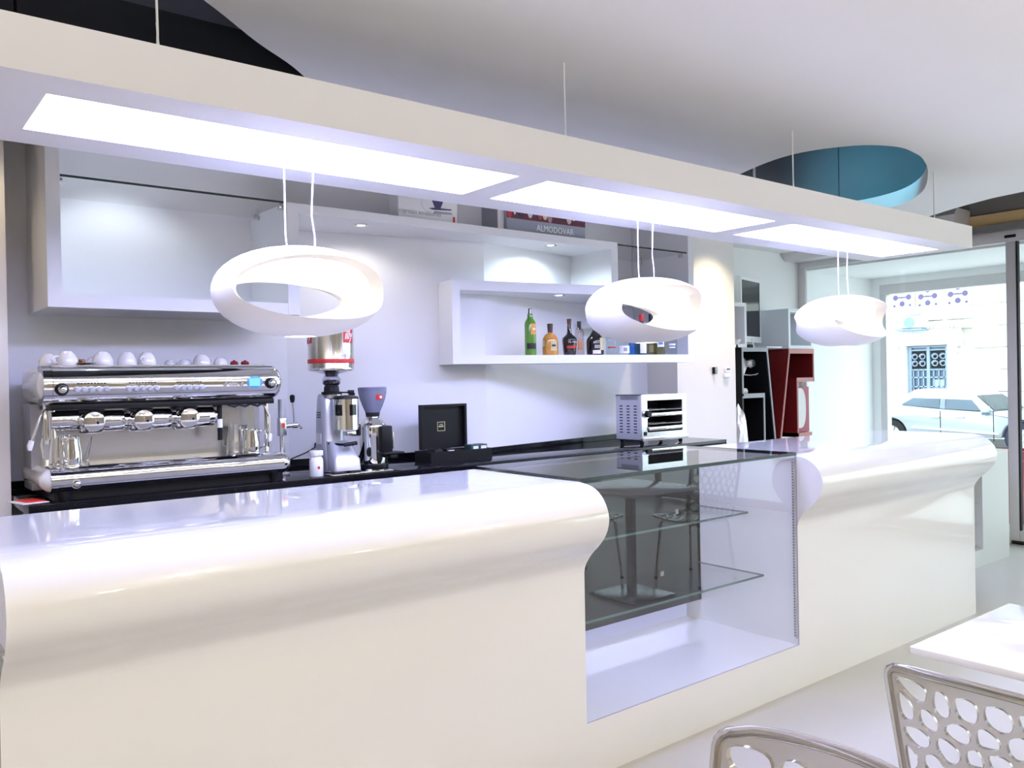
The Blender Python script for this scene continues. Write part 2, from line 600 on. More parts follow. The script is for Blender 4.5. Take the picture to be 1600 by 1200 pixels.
case = thing('display_case', 'glass display case with smoked back in the middle of the white bar counter', 'display case', (2.84, 2.6, .208))
b = B(); b.box(XA-.0, XB_+.015, 2.30, 2.965, ZT+.001, ZT+.013); obj('glass_top', b, M['topglass'], case, 0)
b = B(); b.box(XA, XB_+.015, 2.297, 2.300, ZT+.0, ZT+.014); b.box(XB_+.015, XB_+.018, 2.297, 2.965, ZT, ZT+.014); obj('glass_top_edge', b, M['glassedge'], case, 0)
b = B(); b.box(XA+.003, XB_-.004, 2.287, 2.293, .211, ZT); obj('front_glass', b, M['frontglass'], case, 0)
for z, y0 in ((.514, 2.455), (.812, 2.54)):
    b = B(); b.box(XA+.01, XB_-.035, y0, 2.862, z, z+.008)
    g = obj('glass_shelf', b, M['glass'], case, 0)
    b = B(); b.box(XA+.01, XB_-.035, y0-.002, y0, z-.001, z+.009); b.box(XB_-.035, XB_-.033, y0, 2.862, z, z+.008); obj('shelf_edge', b, M['greenglass'], g, 0)
for x, z in ((2.75, .808), (3.32, .808), (3.2, .51)):
    b = B(); b.box(x-.012, x+.012, 2.84, 2.866, z-.014, z+.012, .002); obj('shelf_clip', b, M['chrome'], case)
b = B(); b.box(XA+.002, XB_-.002, 2.868, 2.876, .315, ZT-.005); obj('smoked_back', b, M['mirror'], case, 0)
b = B(); b.box(XB_-.012, XB_-.001, 2.294, 2.306, .24, ZT-.012); b.box(XB_-.012, XB_-.002, 2.294, 2.42, ZT-.02, ZT-.008); obj('led_profile', b, M['alu'], case)
b = B()
for k in range(62):
    z = .25 + k*.0135
    b.box(XB_-.0145, XB_-.0118, 2.296, 2.304, z, z+.008)
o = obj('led_beads', b, M['bead'], case, 0); o['kind'] = 'stuff'
b = B(); b.box(XA+.001, XB_-.001, 2.288, 2.2895, .2085, .211); b.box(XB_-.003, XB_-.001, 2.2862, 2.2895, .209, ZT); obj('glass_seal', b, mat('lilac_seal', (.36, .34, .50), .4, noise=.05), case, 0)

# ================================================================ BACK COUNTER
WZ = 1.035
bc = thing('back_counter', 'long back counter with black granite top along the white rear wall', 'counter', (2.8, 4.0, 0))
poly = [(.56, 3.79), (4.985, 3.79), (4.985, wall_y(4.985)-.002), (3.16, 4.236), (1.95, 4.478), (.56, 4.478)]
b = B(); b.prism(poly, 'Z', WZ-.042, WZ, .003); obj('worktop', b, M['granite'], bc)
b = B()
up = [(.56, 4.458), (1.95, 4.458), (3.16, 4.216), (4.9, wall_y(4.9)-.022), (4.9, wall_y(4.9)-.003), (3.16, 4.235), (1.95, 4.477), (.56, 4.477)]
b.prism(up, 'Z', WZ+.0005, WZ+.036); obj('upstand', b, M['granite'], bc)
b = B(); b.box(.60, 4.95, 3.85, 4.21, .10, WZ-.043); obj('cabinet_body', b, M['unit'], bc)
b = B(); b.box(.62, 4.93, 3.90, 4.2, 0, .10); obj('plinth', b, M['greyedge'], bc)
for k in range(7):
    x0 = .603 + k*.6207
    b = B(); b.box(x0, x0+.615, 3.828, 3.849, .115, WZ-.06, .002)
    d = obj('door', b, M['unit'] if k else M['unit'], bc)
    b = B(); b.tube([(x0+.24, 3.829, .90), (x0+.24, 3.803, .90), (x0+.375, 3.803, .90), (x0+.375, 3.829, .90)], .005); obj('door_handle', b, M['steel'], d)

# ================================================================ HANGING LIGHT BEAM
Z0, Z1 = 2.252, 2.385
beam = thing('hanging_light_beam', 'long white hanging beam with three glowing light panels above the bar', 'ceiling light', (2.7, 2.6, Z0))
panels = [(.418, 1.973), (2.114, 3.594), (3.748, 5.305)]
Y0, Y1, YP0, YP1 = 2.27, 2.945, 2.418, 2.785
b = B()
b.plate([(-.6, Y0), (5.432, Y0), (5.432, Y1), (-.6, Y1)], [[(x0, YP0), (x1, YP0), (x1, YP1), (x0, YP1)] for x0, x1 in panels], 'Z', Z0, Z1)
b.box(-.59, 5.422, Y0+.01, Y1-.01, Z1-.014, Z1-.004)
obj('beam_body', b, M['beam'], beam, 0)
for x0, x1 in panels:
    b = B(); b.box(x0, x1, YP0, YP1, Z0+.012, Z0+.016); obj('light_panel', b, M['led'], beam, 0)
for x in (.70, 2.237, 3.80, 5.33):
    b = B(); b.tube([(x, 2.45, Z1), (x+.004, 2.452, Z1+.1), (x, 2.45, CEIL)], .0035, 6)
    c = obj('suspension_cord', b, M['white'], beam)
    b = B(); b.sphere((x, 2.45, Z1+.035), .009, 1, 1, 1.5, 8, 6); b.tube([(x, 2.45, Z1+.04), (x-.022, 2.45, Z1+.05), (x-.02, 2.45, Z1+.06)], .003, 6); b.tube([(x, 2.45, Z1+.04), (x+.018, 2.45, Z1+.048)], .0035, 6)
    b.tube([(x+.006, 2.45, Z1), (x+.007, 2.45, Z1+.05), (x+.001, 2.45, Z1+.13)], .0025, 6)
    obj('knot', b, M['white'], c)

# ================================================================ PENDANT LAMPS
def boolean(a, cutters):
    oa = bpy.data.objects.new('a', a); COL.objects.link(oa)
    tmp = [oa]
    for c in cutters:
        oc = bpy.data.objects.new('c', c); COL.objects.link(oc); tmp.append(oc)
        md = oa.modifiers.new('b', 'BOOLEAN'); md.operation = 'DIFFERENCE'; md.object = oc; md.solver = 'EXACT'
    dg = bpy.context.evaluated_depsgraph_get(); dg.update()
    me = bpy.data.meshes.new_from_object(oa.evaluated_get(dg))
    for o in tmp: bpy.data.objects.remove(o)
    bm = bmesh.new(); bm.from_mesh(me)
    return bm
def mesh_of(b):
    me = bpy.data.meshes.new('t'); b.bm.to_mesh(me); b.bm.free(); return me
def lens_prof(r, h, n=22, e=2.25):
    out = []
    for i in range(n+1):
        t = -PI/2 + PI*i/n
        c, s_ = max(0, math.cos(t)), math.sin(t)
        out.append((r*c**(2/e) if c > 1e-6 else 0, h*math.copysign(abs(s_)**(2/2.05), s_)))
    return out
sh = B(); sh.lathe(lens_prof(.277, .147), n=96)
inn = B(); inn.lathe(lens_prof(.238, .118), n=96)
cut = B()
ct = bmesh.new()
rings = []
for yy, hw, hh, zc in ((-.4, .34, .118, -.002), (-.105, .262, .088, -.002), (-.03, .220, .064, -.006), (.08, .206, .049, -.010), (.19, .232, .060, -.010), (.4, .31, .092, -.010)):
    rings.append([ct.verts.new((hw*math.copysign(abs(math.cos(2*PI*k/72))**.9, math.cos(2*PI*k/72)), yy, hh*math.sin(2*PI*k/72)+zc)) for k in range(72)])
for r0, r1 in zip(rings, rings[1:]):
    for k in range(72):
        ct.faces.new((r0[k], r0[(k+1) % 72], r1[(k+1) % 72], r1[k]))
ct.faces.new(rings[0]); ct.faces.new(rings[-1])
bmesh.ops.recalc_face_normals(ct, faces=list(ct.faces))
cut.add(ct)
hole_b = B(); hole_b.cyl((0, 0, -.2), (0, 0, -.09), .05, n=40)
shade = boolean(mesh_of(sh), [mesh_of(inn), mesh_of(cut), mesh_of(hole_b)])
pend_spec = [(1.179, 'first white pod pendant lamp from the left, above the coffee grinder'),
             (2.85, 'middle white pod pendant lamp, in front of the bottle shelf'),
             (4.515, 'white pod pendant lamp farthest along the bar, before the street window')]
def make_pendant(x, label):
    t = thing('pendant_lamp', label, 'pendant lamp', (x, 2.6, 1.798), 0, 'white pod pendant lamps over the bar', True)
    b = B(); b.bm.free(); b.bm = shade.copy()
    obj('lamp_shade', b, M['pend'], t, 40)
    b = B(); b.cyl((0, 0, .110), (0, 0, .114), .075, n=40); obj('lamp_disc', b, M['bulb'], t)
    b = B(); b.cyl((0, 0, -.143), (0, 0, -.137), .052, n=40); obj('lower_lens', b, M['bulb2'], t)
    for dx, sw in ((-.045, 0), (.062, .014)):
        b = B(); b.tube([(dx*.9+sw*.2, 0, .142), (dx-sw*.3, 0, .19), (dx-sw, 0, .26), (dx-sw*.6, 0, .36), (dx, 0, Z0-1.798)], .0028, 6)
        c = obj('cable', b, M['white'], t)
        b = B(); b.cyl((dx, 0, Z0-1.798-.022), (dx, 0, Z0-1.798-.0), .005, n=10); obj('cable_clamp', b, M['white'], c)
    return t
for x, lab in pend_spec:
    make_pendant(x, lab)
# ================================================================ WALL SHELVING
def wb(x): return wall_y(x)-.002
def downlight(parent, x, y, z, power, color=(.9, .95, 1), angle=95):
    b = B(); b.lathe([(.022, -.001), (.038, -.004), (.040, -.001), (.036, .0), (.022, .0)], (x, y, z), 24)
    d = obj('downlight', b, M['steel'], parent)
    b = B(); b.cyl((x, y, z-.0015), (x, y, z-.0005), .022, n=20); obj('downlight_lens', b, M['dl'], d)
    spot_light('downlight_lamp', (x, y, z-.012), power, color, angle, .5, radius=.02)
UY = 4.0
UT = 2.73
u = thing('wall_shelf_unit', 'tall white hanging shelf unit with a glass shelf above the espresso machine', 'wall shelf', (1.2, 4.2, 1.843))
b = B(); b.box(.679, .734, UY, 4.478, 1.843, UT); obj('side_panel', b, M['unit'], u, 0)
b = B(); b.box(.734, 1.752, UY, 4.478, 1.843, 1.902); obj('bottom_panel', b, M['unit'], u, 0)
b = B(); b.box(.736, 1.748, UY+.012, 4.470, 2.405, 2.413); g = obj('glass_shelf', b, M['glass'], u, 0)
b = B(); b.box(.736, 1.748, UY+.009, UY+.012, 2.404, 2.414); obj('shelf_edge', b, M['glassedge'], g, 0)
for x, y in ((.742, 4.05), (1.738, 4.04), (1.738, 4.36), (.742, 4.38)):
    b = B(); b.box(x-.01, x+.01, y-.012, y+.012, 2.378, 2.404, .002); obj('shelf_bracket', b, M['steel'], g)
b = B(); b.box(.679, 1.752, UY, 4.478, UT-.05, UT); obj('top_panel', b, M['unit'], u, 0)
b = B(); b.lathe([(.022, -.001), (.038, -.004), (.040, -.001), (.036, .0), (.022, .0)], (1.05, 4.17, UT-.05), 24); d = obj('downlight', b, M['steel'], u)
spot_light('downlight_lamp', (1.05, 4.17, UT-.065), 10.5, (.78, .88, 1), 120, .6, radius=.02)

u = thing('wall_shelf_unit', 'white portal-shaped shelf unit carrying books on top, above the coffee grinders', 'wall shelf', (2.9, 4.1, 1.85))
b = B(); b.prism([(1.753, UY), (4.114, UY), (4.114, wb(4.114)), (3.16, wb(3.16)), (1.95, wb(1.95)), (1.753, 4.478)], 'Z', 2.362, 2.41); obj('top_panel', b, M['unit'], u, 0)
b = B(); b.box(1.753, 1.816, UY, 4.478, 1.845, 2.362); obj('side_panel', b, M['unit'], u, 0)
b = B(); b.prism([(4.052, UY), (4.114, UY), (4.114, wb(4.114)), (4.052, wb(4.052))], 'Z', 2.10, 2.362); obj('side_panel', b, M['unit'], u, 0)
downlight(u, 2.243, 4.13, 2.362, 7, (1, .94, .90), 165)
downlight(u, 3.60, 4.10, 2.362, 17, (.74, .9, 1), 165)

u = thing('wall_shelf_unit', 'narrow white shelf unit with a glass shelf between the portal unit and the pillar', 'wall shelf', (4.5, 4.2, 1.85))
b = B(); b.prism([(4.846, UY), (4.905, UY), (4.905, wb(4.905)), (4.846, wb(4.846))], 'Z', 1.85, UT); obj('side_panel', b, M['unit'], u, 0)
b = B(); b.prism([(4.116, UY+.25), (4.845, UY+.25), (4.845, wb(4.845)), (4.116, wb(4.116))], 'Z', 1.85, 1.90); obj('bottom_panel', b, M['unit'], u, 0)
for z, y0 in ((2.395, UY+.012), (2.06, UY+.26)):
    b = B(); b.prism([(4.118, y0), (4.842, y0), (4.842, wb(4.84)-.01), (4.118, wb(4.118)-.01)], 'Z', z, z+.008); g = obj('glass_shelf', b, M['glass'], u, 0)
    b = B(); b.box(4.118, 4.842, y0-.003, y0, z-.001, z+.009); obj('shelf_edge', b, M['glassedge'], g, 0)
    for x, y in ((4.832, 4.06), (4.832, 4.46), (4.13, 4.36)):
        if y > y0: 
            b = B(); b.box(x-.01, x+.01, y-.012, y+.012, z-.026, z, .002); obj('shelf_bracket', b, M['steel'], g)

# bottle shelf, mounted flat on the left slope of the wall (turned by 11 degrees)
SA = -math.atan(.2)
SL, SD, SH = 1.80, .212, .50
sx_, sy_, sz_ = 2.81, 4.09, 1.594
bs = thing('bottle_shelf', 'long low white box shelf holding a row of liquor bottles', 'wall shelf', (sx_, sy_, sz_), SA, None, True)
TH = .052
b = B(); b.box(0, SL, 0, SD, 0, TH); obj('bottom_panel', b, M['unit'], bs, 0)
SM = Matrix.Translation((sx_, sy_, sz_)) @ Matrix.Rotation(SA, 4, 'Z')
SI = SM.inverted()
wl = [SI @ Vector((x, wall_y(x)-.003, sz_)) for x in (4.62, 3.16, 2.90)]
b = B(); b.prism([(0, 0), (SL, 0), (SL, SD)] + [(p.x, p.y) for p in wl] + [(0, SD)], 'Z', SH-TH-.008, SH); obj('top_panel', b, M['unit'], bs, 0)
for x0 in (0, SL-TH):
    b = B(); b.box(x0, x0+TH, 0, SD, TH, SH-TH-.008); obj('side_panel', b, M['unit'], bs, 0)
b = B(); b.lathe([(.022, -.001), (.038, -.004), (.040, -.001), (.036, .0), (.022, .0)], (.79, .1, SH-TH-.008), 24); d = obj('downlight', b, M['steel'], bs)
b = B(); b.cyl((.79, .1, SH-TH-.0098), (.79, .1, SH-TH-.0085), .022, n=20); obj('downlight_lens', b, M['dl'], d)
SM = Matrix.Translation((sx_, sy_, sz_)) @ Matrix.Rotation(SA, 4, 'Z')
q = SM @ Vector((.79, .1, SH-TH-.03))
spot_light('downlight_lamp', q, 1.6, (1, .92, .85), 150, .6, radius=.02)

def liquid(name, c, rough=.08):
    return mat(name, c, rough, 0, .5, noise=.05, nscale=20, coat=.5)
BG = dict(green=liquid('green_bottle_glass', (.10, .26, .03)), amber=liquid('amber_whisky', (.52, .24, .05)), black=liquid('black_bottle_glass', (.008, .007, .008)),
          clear=glass_mat('clear_bottle_glass', (.80, .85, .88), 1.5), blue=liquid('blue_bottle_glass', (.03, .22, .62)), olive=glass_mat('pale_olive_glass', (.62, .62, .45), 1.5),
          pink=glass_mat('pale_pink_glass', (.86, .80, .80), 1.5), teal=liquid('dark_teal_glass', (.02, .06, .08)))
CAPK = dict(black=mat('black_cap', (.012, .012, .014), .4, noise=.2), brown=mat('brown_cap', (.08, .035, .02), .5, noise=.2), red=mat('red_cap', (.5, .02, .02), .35, noise=.05), darkgreen=mat('dark_cap', (.02, .03, .05), .35, noise=.1))
LBL = dict(orange=mat('orange_label', (.72, .34, .06), .5, noise=.12, nscale=40), black=mat('black_label', (.015, .015, .012), .5, noise=.3, nscale=60), white=mat('white_label', (.82, .82, .80), .5, noise=.03, nscale=40),
           buff=mat('buff_label', (.55, .48, .26), .5, noise=.06, nscale=40), red=mat('red_label', (.5, .03, .04), .45, noise=.1, nscale=40), copper=mat('copper_label', (.55, .25, .12), .45, noise=.2, nscale=60),
           ivory=mat('ivory_print', (.75, .72, .62), .5, noise=.05), blue=mat('blue_label', (.08, .20, .55), .45, noise=.1, nscale=40), gold=M['gold'], gray=mat('grey_print', (.30, .31, .33), .5, noise=.1))
def bottle(u_, label, prof, glass_, cap, labels=(), v=.095, sx=1, sy=1, strip=None):
    """u_ along the shelf; prof (r, z); cap (z0, z1, r0, r1, mat); labels (heading deg, z, w, h, mat, r)"""
    p = SM @ Vector((u_, v, TH+.0005))
    t = thing('bottle', label, 'bottle', p, SA, 'liquor bottles on the box shelf', True)
    b = B(); b.lathe([(0, 0)] + prof, (0, 0, 0), 28, sx=sx, sy=sy); obj('glass_body', b, glass_, t, 40)
    z0, z1, r0, r1, cm = cap
    b = B(); b.lathe([(0, z0), (r0, z0), (r1, z1-.002), (r1-.002, z1), (0, z1)], (0, 0, 0), 20); obj('cap', b, CAPK[cm], t)
    for a, z, w_, h_, m_, r in labels:
        bm = wrap(patch_bm(w_, h_), r+.0006, R(a-31), z)
        bb = B(); bb.bm.free(); bb.bm = bm
        if sx != 1 or sy != 1: bb.move(Matrix.Diagonal((sx, sy, 1, 1)))
        obj('paper_label', bb, LBL[m_], t)
    if strip:
        z0, z1, r = strip
        b = B(); b.box(-.008, .004, -r-.001, -r+.004, z0, z1); obj('tax_strip', b, LBL['white'], t)
    return t
def shelf_u(px, v=.095):
    # distance along the shelf for a photo column
    s_ = slope(px, 545)
    o, d = SM @ Vector((0, v, 0)), SM.to_3x3() @ Vector((1, 0, 0))
    return (s_*o.y - o.x)/(d.x - s_*d.y)
def lettering(parent, name, body, size, r, a, z, m_, shear=0, sxx=1, sx=1, sy=1):
    bm = text_bm(body, size, .0004, shear, sx=sxx)
    bm = wrap(bm, r+.0016, R(a-31), z)
    bb = B(); bb.bm.free(); bb.bm = bm
    if sx != 1 or sy != 1: bb.move(Matrix.Diagonal((sx, sy, 1, 1)))
    return obj(name, bb, m_, parent, 0)
VA = 12   # label heading: the fronts look a little along the bar
bottle(shelf_u(829), 'tall green glass bottle with an orange label and black foil, first on the shelf',
       [(.034, 0), (.0365, .006), (.0365, .195), (.033, .212), (.019, .232), (.0165, .245), (.0165, .262), (.0, .262)], BG['green'], (.245, .296, .0125, .0105, 'darkgreen'),
       [(40, .165, .040, .068, 'orange', .0365), (20, .058, .070, .036, 'black', .0365), (44, .165, .02, .012, 'white', .0369)], strip=(.25, .292, .012))
bottle(shelf_u(860), 'round-shouldered amber whisky bottle with a dark stopper on the shelf',
       [(.050, 0), (.0535, .008), (.0535, .085), (.050, .108), (.036, .130), (.017, .142), (.015, .150), (.015, .160), (0, .160)], BG['amber'], (.145, .202, .0155, .0185, 'brown'),
       [(34, .062, .042, .066, 'buff', .0535), (-50, .078, .03, .042, 'gold', .0535), (34, .062, .03, .012, 'black', .0539)], sy=.75)
t = bottle(shelf_u(890), 'black square-shouldered liqueur bottle with a red band and brown cap',
       [(.038, 0), (.0400, .006), (.0485, .098), (.046, .112), (.020, .134), (.0145, .150), (.0135, .185), (.013, .20), (0, .20)], BG['black'], (.185, .235, .012, .0155, 'brown'),
       [(24, .055, .075, .018, 'red', .0440), (10, .048, .045, .010, 'red', .0446)])
lettering(t, 'label_lettering', 'Tia Maria', .018, .0470, 26, .084, LBL['ivory'], .3)
b = B(); b.tube([(.004, -.0150, .19), (.010, -.016, .165), (.008, -.0175, .140), (.0, -.0165, .145), (.001, -.0155, .17)], .0012, 5); obj('neck_cord', b, LBL['white'], t)
bottle(shelf_u(908, .13), 'slim pale pink bottle with a black cap, behind the two dark liqueur bottles',
       [(.030, 0), (.032, .005), (.032, .150), (.028, .168), (.013, .185), (.012, .20), (0, .20)], BG['pink'], (.172, .225, .0125, .0135, 'black'),
       [(10, .068, .034, .062, 'copper', .032)], v=.15)
t = bottle(shelf_u(930), 'broad black cream-liqueur bottle with a buff side label and white lettering',
       [(.052, 0), (.0565, .006), (.0585, .085), (.056, .105), (.036, .130), (.018, .158), (.0135, .172), (.0125, .20), (0, .20)], BG['black'], (.18, .232, .0135, .0135, 'black'),
       [(50, .072, .040, .080, 'buff', .0585), (10, .020, .056, .024, 'ivory', .0575), (12, .055, .035, .022, 'gray', .0585)], strip=(.172, .228, .016))
lettering(t, 'label_lettering', 'BAILEYS', .016, .0592, 10, .080, LBL['ivory'], 0, .85)
bottle(shelf_u(955), 'clear bottle with a red ribbon band, beside the broad black bottle', [(.034, 0), (.036, .005), (.036, .15), (.03, .17), (.014, .19), (.013, .215), (0, .215)], BG['clear'], (.20, .232, .0145, .0145, 'black'),
       [(10, .050, .060, .010, 'red', .036), (-20, .115, .026, .036, 'white', .036), (-20, .115, .014, .02, 'gray', .0366)])
bottle(shelf_u(974), 'clear bottle with a pale blue and white label under the pendant', [(.043, 0), (.045, .005), (.045, .13), (.038, .155), (.016, .18), (.014, .20), (0, .20)], BG['clear'], (.19, .215, .015, .015, 'darkgreen'),
       [(10, .036, .075, .050, 'white', .045), (14, .036, .026, .024, 'gray', .0456)])
bottle(shelf_u(990, .15), 'blue gin bottle partly hidden under the middle pendant', [(.034, 0), (.036, .005), (.036, .15), (.03, .175), (.014, .19), (.013, .205), (0, .205)], BG['blue'], (.195, .222, .0145, .0145, 'darkgreen'), [(8, .08, .05, .05, 'blue', .036)], v=.15)
bottle(shelf_u(1003, .065), 'dark bottle with a plain white label and a red cap', [(.035, 0), (.037, .005), (.037, .16), (.03, .185), (.015, .205), (.014, .235), (0, .235)], BG['teal'], (.225, .275, .0165, .0165, 'red'), [(12, .055, .044, .09, 'white', .037)], v=.065)
bottle(shelf_u(1018, .15), 'pale olive bottle with a tall black cap', [(.036, 0), (.038, .005), (.038, .16), (.03, .19), (.015, .21), (.014, .24), (0, .24)], BG['olive'], (.225, .285, .0165, .0165, 'black'), [(10, .045, .05, .05, 'buff', .038)], v=.15)
bottle(shelf_u(1030, .062), 'squat bottle with a white oval label and a small black cap', [(.038, 0), (.040, .005), (.040, .14), (.03, .17), (.015, .19), (.014, .22), (0, .22)], BG['olive'], (.215, .265, .0145, .0145, 'black'), [(12, .075, .05, .045, 'white', .040), (12, .075, .03, .015, 'blue', .0406)], v=.062)
bottle(shelf_u(1048), 'clear bottle with faint white print, last on the shelf', [(.042, 0), (.044, .005), (.044, .13), (.036, .155), (.016, .18), (.014, .20), (0, .20)], BG['clear'], (.19, .215, .015, .015, 'darkgreen'), [(8, .07, .05, .012, 'white', .044), (8, .05, .04, .008, 'white', .044)])

# ---- books and boxes on top of the portal unit
TB = 2.411
def on_unit(px, y): return slope(px, 340)*y
x0, x1 = on_unit(623, 4.06), on_unit(714, 4.06)
t = thing('product_box', 'white cardboard box printed with a coffee cup, standing on the portal shelf unit', 'box', (x0, 4.06, TB), .0, None, True)
L = x1-x0
b = B(); b.box(0, L, 0, .10, 0, .165, .001); obj('carton', b, M['paper'], t)
b = B(); bb = text_bm('espresso accessories', .040, sx=.84); b.bm.free(); b.bm = bb; b.move(Matrix.Translation((L*.36, -.0008, .048))); obj('lettering', b, LBL['gray'], t, 0)
b = B(); b.prism([(L*.56, .128), (L*.76, .128), (L*.71, .085), (L*.61, .085)], 'Y', -.001, 0); b.prism([(L*.50, .078), (L*.58, .072), (L*.9, .080), (L*.9, .088), (L*.58, .084)], 'Y', -.0012, 0); obj('cup_print', b, mat('violet_print', (.06, .04, .12), .5, noise=.2), t)
b = B(); b.lathe([(.045, 0), (.048, .0012), (.045, .001)], (L*.50, -.0006, .105), 28, 'Y', sx=1, sy=1); b.prism([(L*.58, .05), (L*.92, .058), (L*.9, .068), (L*.6, .066)], 'Y', -.001, 0); obj('saucer_print', b, LBL['gray'], t)
b = B(); b.box(L*.925, L*.965, -.001, 0, .012, .045); obj('red_mark', b, M['red'], t)
x0 = on_unit(775, 4.1)
t = thing('book', 'thin white book standing at the left of the grey film book', 'book', (x0, 4.08, TB), 0, None, True)
b = B(); b.box(0, .045, 0, .16, 0, .17); obj('pages', b, M['paper'], t); b = B(); b.box(-.006, .0, 0, .165, 0, .175); obj('cover', b, LBL['gray'], t)
x0, x1 = on_unit(792, 4.05), on_unit(914, 4.05)
L = x1-x0
t = thing('book', 'thick landscape book with a grey cover, white lettering and a band of colourful pictures', 'book', (x0, 4.05, TB), 0, None, True)
b = B(); b.box(0, L, 0, .06, 0, .30, .002); obj('cover', b, mat('grey_book_cloth', (.27, .29, .32), .55, noise=.04, nscale=30), t)
b = B(); b.bm.free(); b.bm = text_bm('ALMODOVAR', .058, sx=.88, bold=0); b.move(Matrix.Translation((L*.60, -.0008, .040))); obj('lettering', b, LBL['white'], t, 0)
b = B(); b.box(0, L, -.0008, 0, .083, .30); bd = obj('picture_band', b, mat('plum_print', (.10, .02, .03), .5, noise=.5, nscale=24), t)
rng = random.Random(3)
cols = [(.45, .03, .03), (.70, .55, .45), (.03, .03, .05), (.62, .42, .36), (.75, .72, .68), (.08, .06, .18), (.35, .05, .04), (.70, .58, .30), (.40, .20, .22)]
cmats = [mat('picture_colour', c, .5, noise=.25, nscale=40) for c in cols]
for k in range(16):
    cx, cz, r = (k+.5)/16*L, rng.uniform(.10, .15), rng.uniform(.016, .026)
    b = B(); b.lathe([(0, 0), (r, 0), (r, .0012), (0, .0012)], (cx, -.002, cz), 14, 'Y', sx=rng.uniform(.6, 1), sy=rng.uniform(.9, 1.6)); obj('picture_patch', b, cmats[k % len(cmats)], bd)

# ================================================================ ESPRESSO MACHINE
def PX(x, y, Y): return at(1, Y, x, y)
em = thing('espresso_machine', 'chrome three-group espresso machine with white end covers on the black counter', 'espresso machine', (1.13, 4.05, WZ))
mx0, mx1, my0, my1 = .66, 1.60, 3.80, 4.30
MSP = None
# upper body: half-round nose in front, flat top, running back
def up_prof(inset=0):
    zc, r = 1.508, .079-inset
    pts = []
    for k in range(15):
        a = -PI/2 + PI*k/14
        pts.append((my0+.079-r*1.0*math.cos(a)*1.0, zc+r*math.sin(a)))
    return [(my1-inset, zc-r)] + pts + [(my1-inset, zc+r)]
b = B(); b.prism(up_prof(), 'X', mx0, mx1); obj('upper_body', b, M['chrome'], em, 40)
# rounded end covers
def end_cap(xa, dirn, length, name, m_, p):
    b = B()
    t = bmesh.new()
    n = 7
    rings = []
    for k in range(n+1):
        a = k/n*PI/2
        ins = .079*(1-math.cos(a))
        x = xa+dirn*length*math.sin(a)
        pr = up_prof(min(ins, .074))
        rings.append([t.verts.new((x, y, z)) for y, z in pr])
    for r0, r1 in zip(rings, rings[1:]):
        m = len(r0)
        for i in range(m):
            t.faces.new((r0[i], r0[(i+1) % m], r1[(i+1) % m], r1[i]))
    t.faces.new(rings[-1])
    bmesh.ops.recalc_face_normals(t, faces=list(t.faces))
    b.add(t)
    return obj(name, b, m_, p, 40)
end_cap(mx0, -1, .05, 'end_cover', M['porcelain'], em)
end_cap(mx1, 1, .045, 'end_cover', M['chrome'], em)
b = B(); b.prism(up_prof(-.002), 'X', mx0-.004, mx0+.002); b.prism([(3.80+.079-.081*math.cos(-PI/2+PI*k/14), 1.508+.081*math.sin(-PI/2+PI*k/14)) for k in range(15)] + [(3.93, 1.589), (3.93, 1.427)], 'X', mx0-.035, mx0+.0); obj('trim_band', b, M['chrome'], em, 40)
# cup rail and tray on top
b = B(); b.box(mx0+.02, mx1-.02, 3.90, 4.28, 1.585, 1.592); obj('cup_tray', b, M['steel'], em)
# buttons, label strips, knobs, display on the nose
def on_nose(x, z, out=0):
    zc, r = 1.508, .079
    s_ = max(-1, min(1, (z-zc)/r))
    c = math.sqrt(1-s_*s_)
    return Vector((x, my0+.079-(r+out)*c, zc+(r+out)*s_)), Vector((0, -c, s_))
for gx in (.80, 1.00, 1.195):
    for k in range(5):
        p, nrm = on_nose(gx-.056+k*.028, 1.489)
        b = B(); b.lathe([(.0135, -.004), (.0135, .003), (.011, .004), (.011, .009), (.008, .012), (0, .0125)], p+Vector((0, .0, 0)), 16, 'Y', M=Matrix.Rotation(PI, 4, 'X')); obj('push_button', b, M['zinc'], em)
    b = B()
    for k in range(9):
        p, nrm = on_nose(gx-.05+k*.0125, 1.514, .0006)
        b.box(p.x-.0045, p.x+.004, p.y-.001, p.y+.004, p.z-.002, p.z+.002)
    o = obj('button_print', b, M['black'], em)
for dx in (.0, .075):
    p, nrm = on_nose(1.355+dx, 1.500); b = B(); b.cyl(p, p+nrm*.006, .0105, .0085, 14); obj('push_button', b, M['steel'], em)
b = B()
for k in range(3):
    p, nrm = on_nose(1.378+k*.014, 1.500); b.cyl(p, p+nrm*.005, .008, .007, 12)
obj('push_button', b, M['steel'], em)
p, nrm = on_nose(1.492, 1.508)
b = B(); b.lathe([(0, 0), (.030, 0), (.030, .004), (.026, .006), (0, .006)], p, 28, 'Y', sx=1.25, sy=.95, M=Matrix.Rotation(PI, 4, 'X')); obj('display_bezel', b, mat('blue_bezel', (.10, .30, .62), .2, noise=.05), em)
b = B(); b.box(p.x-.028, p.x+.024, p.y-.0085, p.y-.006, p.z-.018, p.z+.018, .001); obj('display', b, M['lcd'], em)
for x, z in ((.688, 1.492), (1.567, 1.503)):
    p, nrm = on_nose(x, z)
    b = B(); b.lathe([(.026, 0), (.026, .010), (.020, .018), (0, .018)], p+Vector((0, .004, 0)), 20, 'Y', M=Matrix.Rotation(PI, 4, 'X')); k = obj('steam_knob', b, M['black'], em)
    b = B(); b.sphere(p+Vector((0, -.022, 0)), .017); obj('knob_cap', b, M['chrome'], k)
b = B(); b.bm.free(); b.bm = text_bm('Cimbali', .022, shear=.3); b.move(Matrix.Translation((1.545, my0+.022, 1.556)) @ Matrix.Rotation(R(-38), 4, 'X')); obj('maker_script', b, M['black'], em, 0)
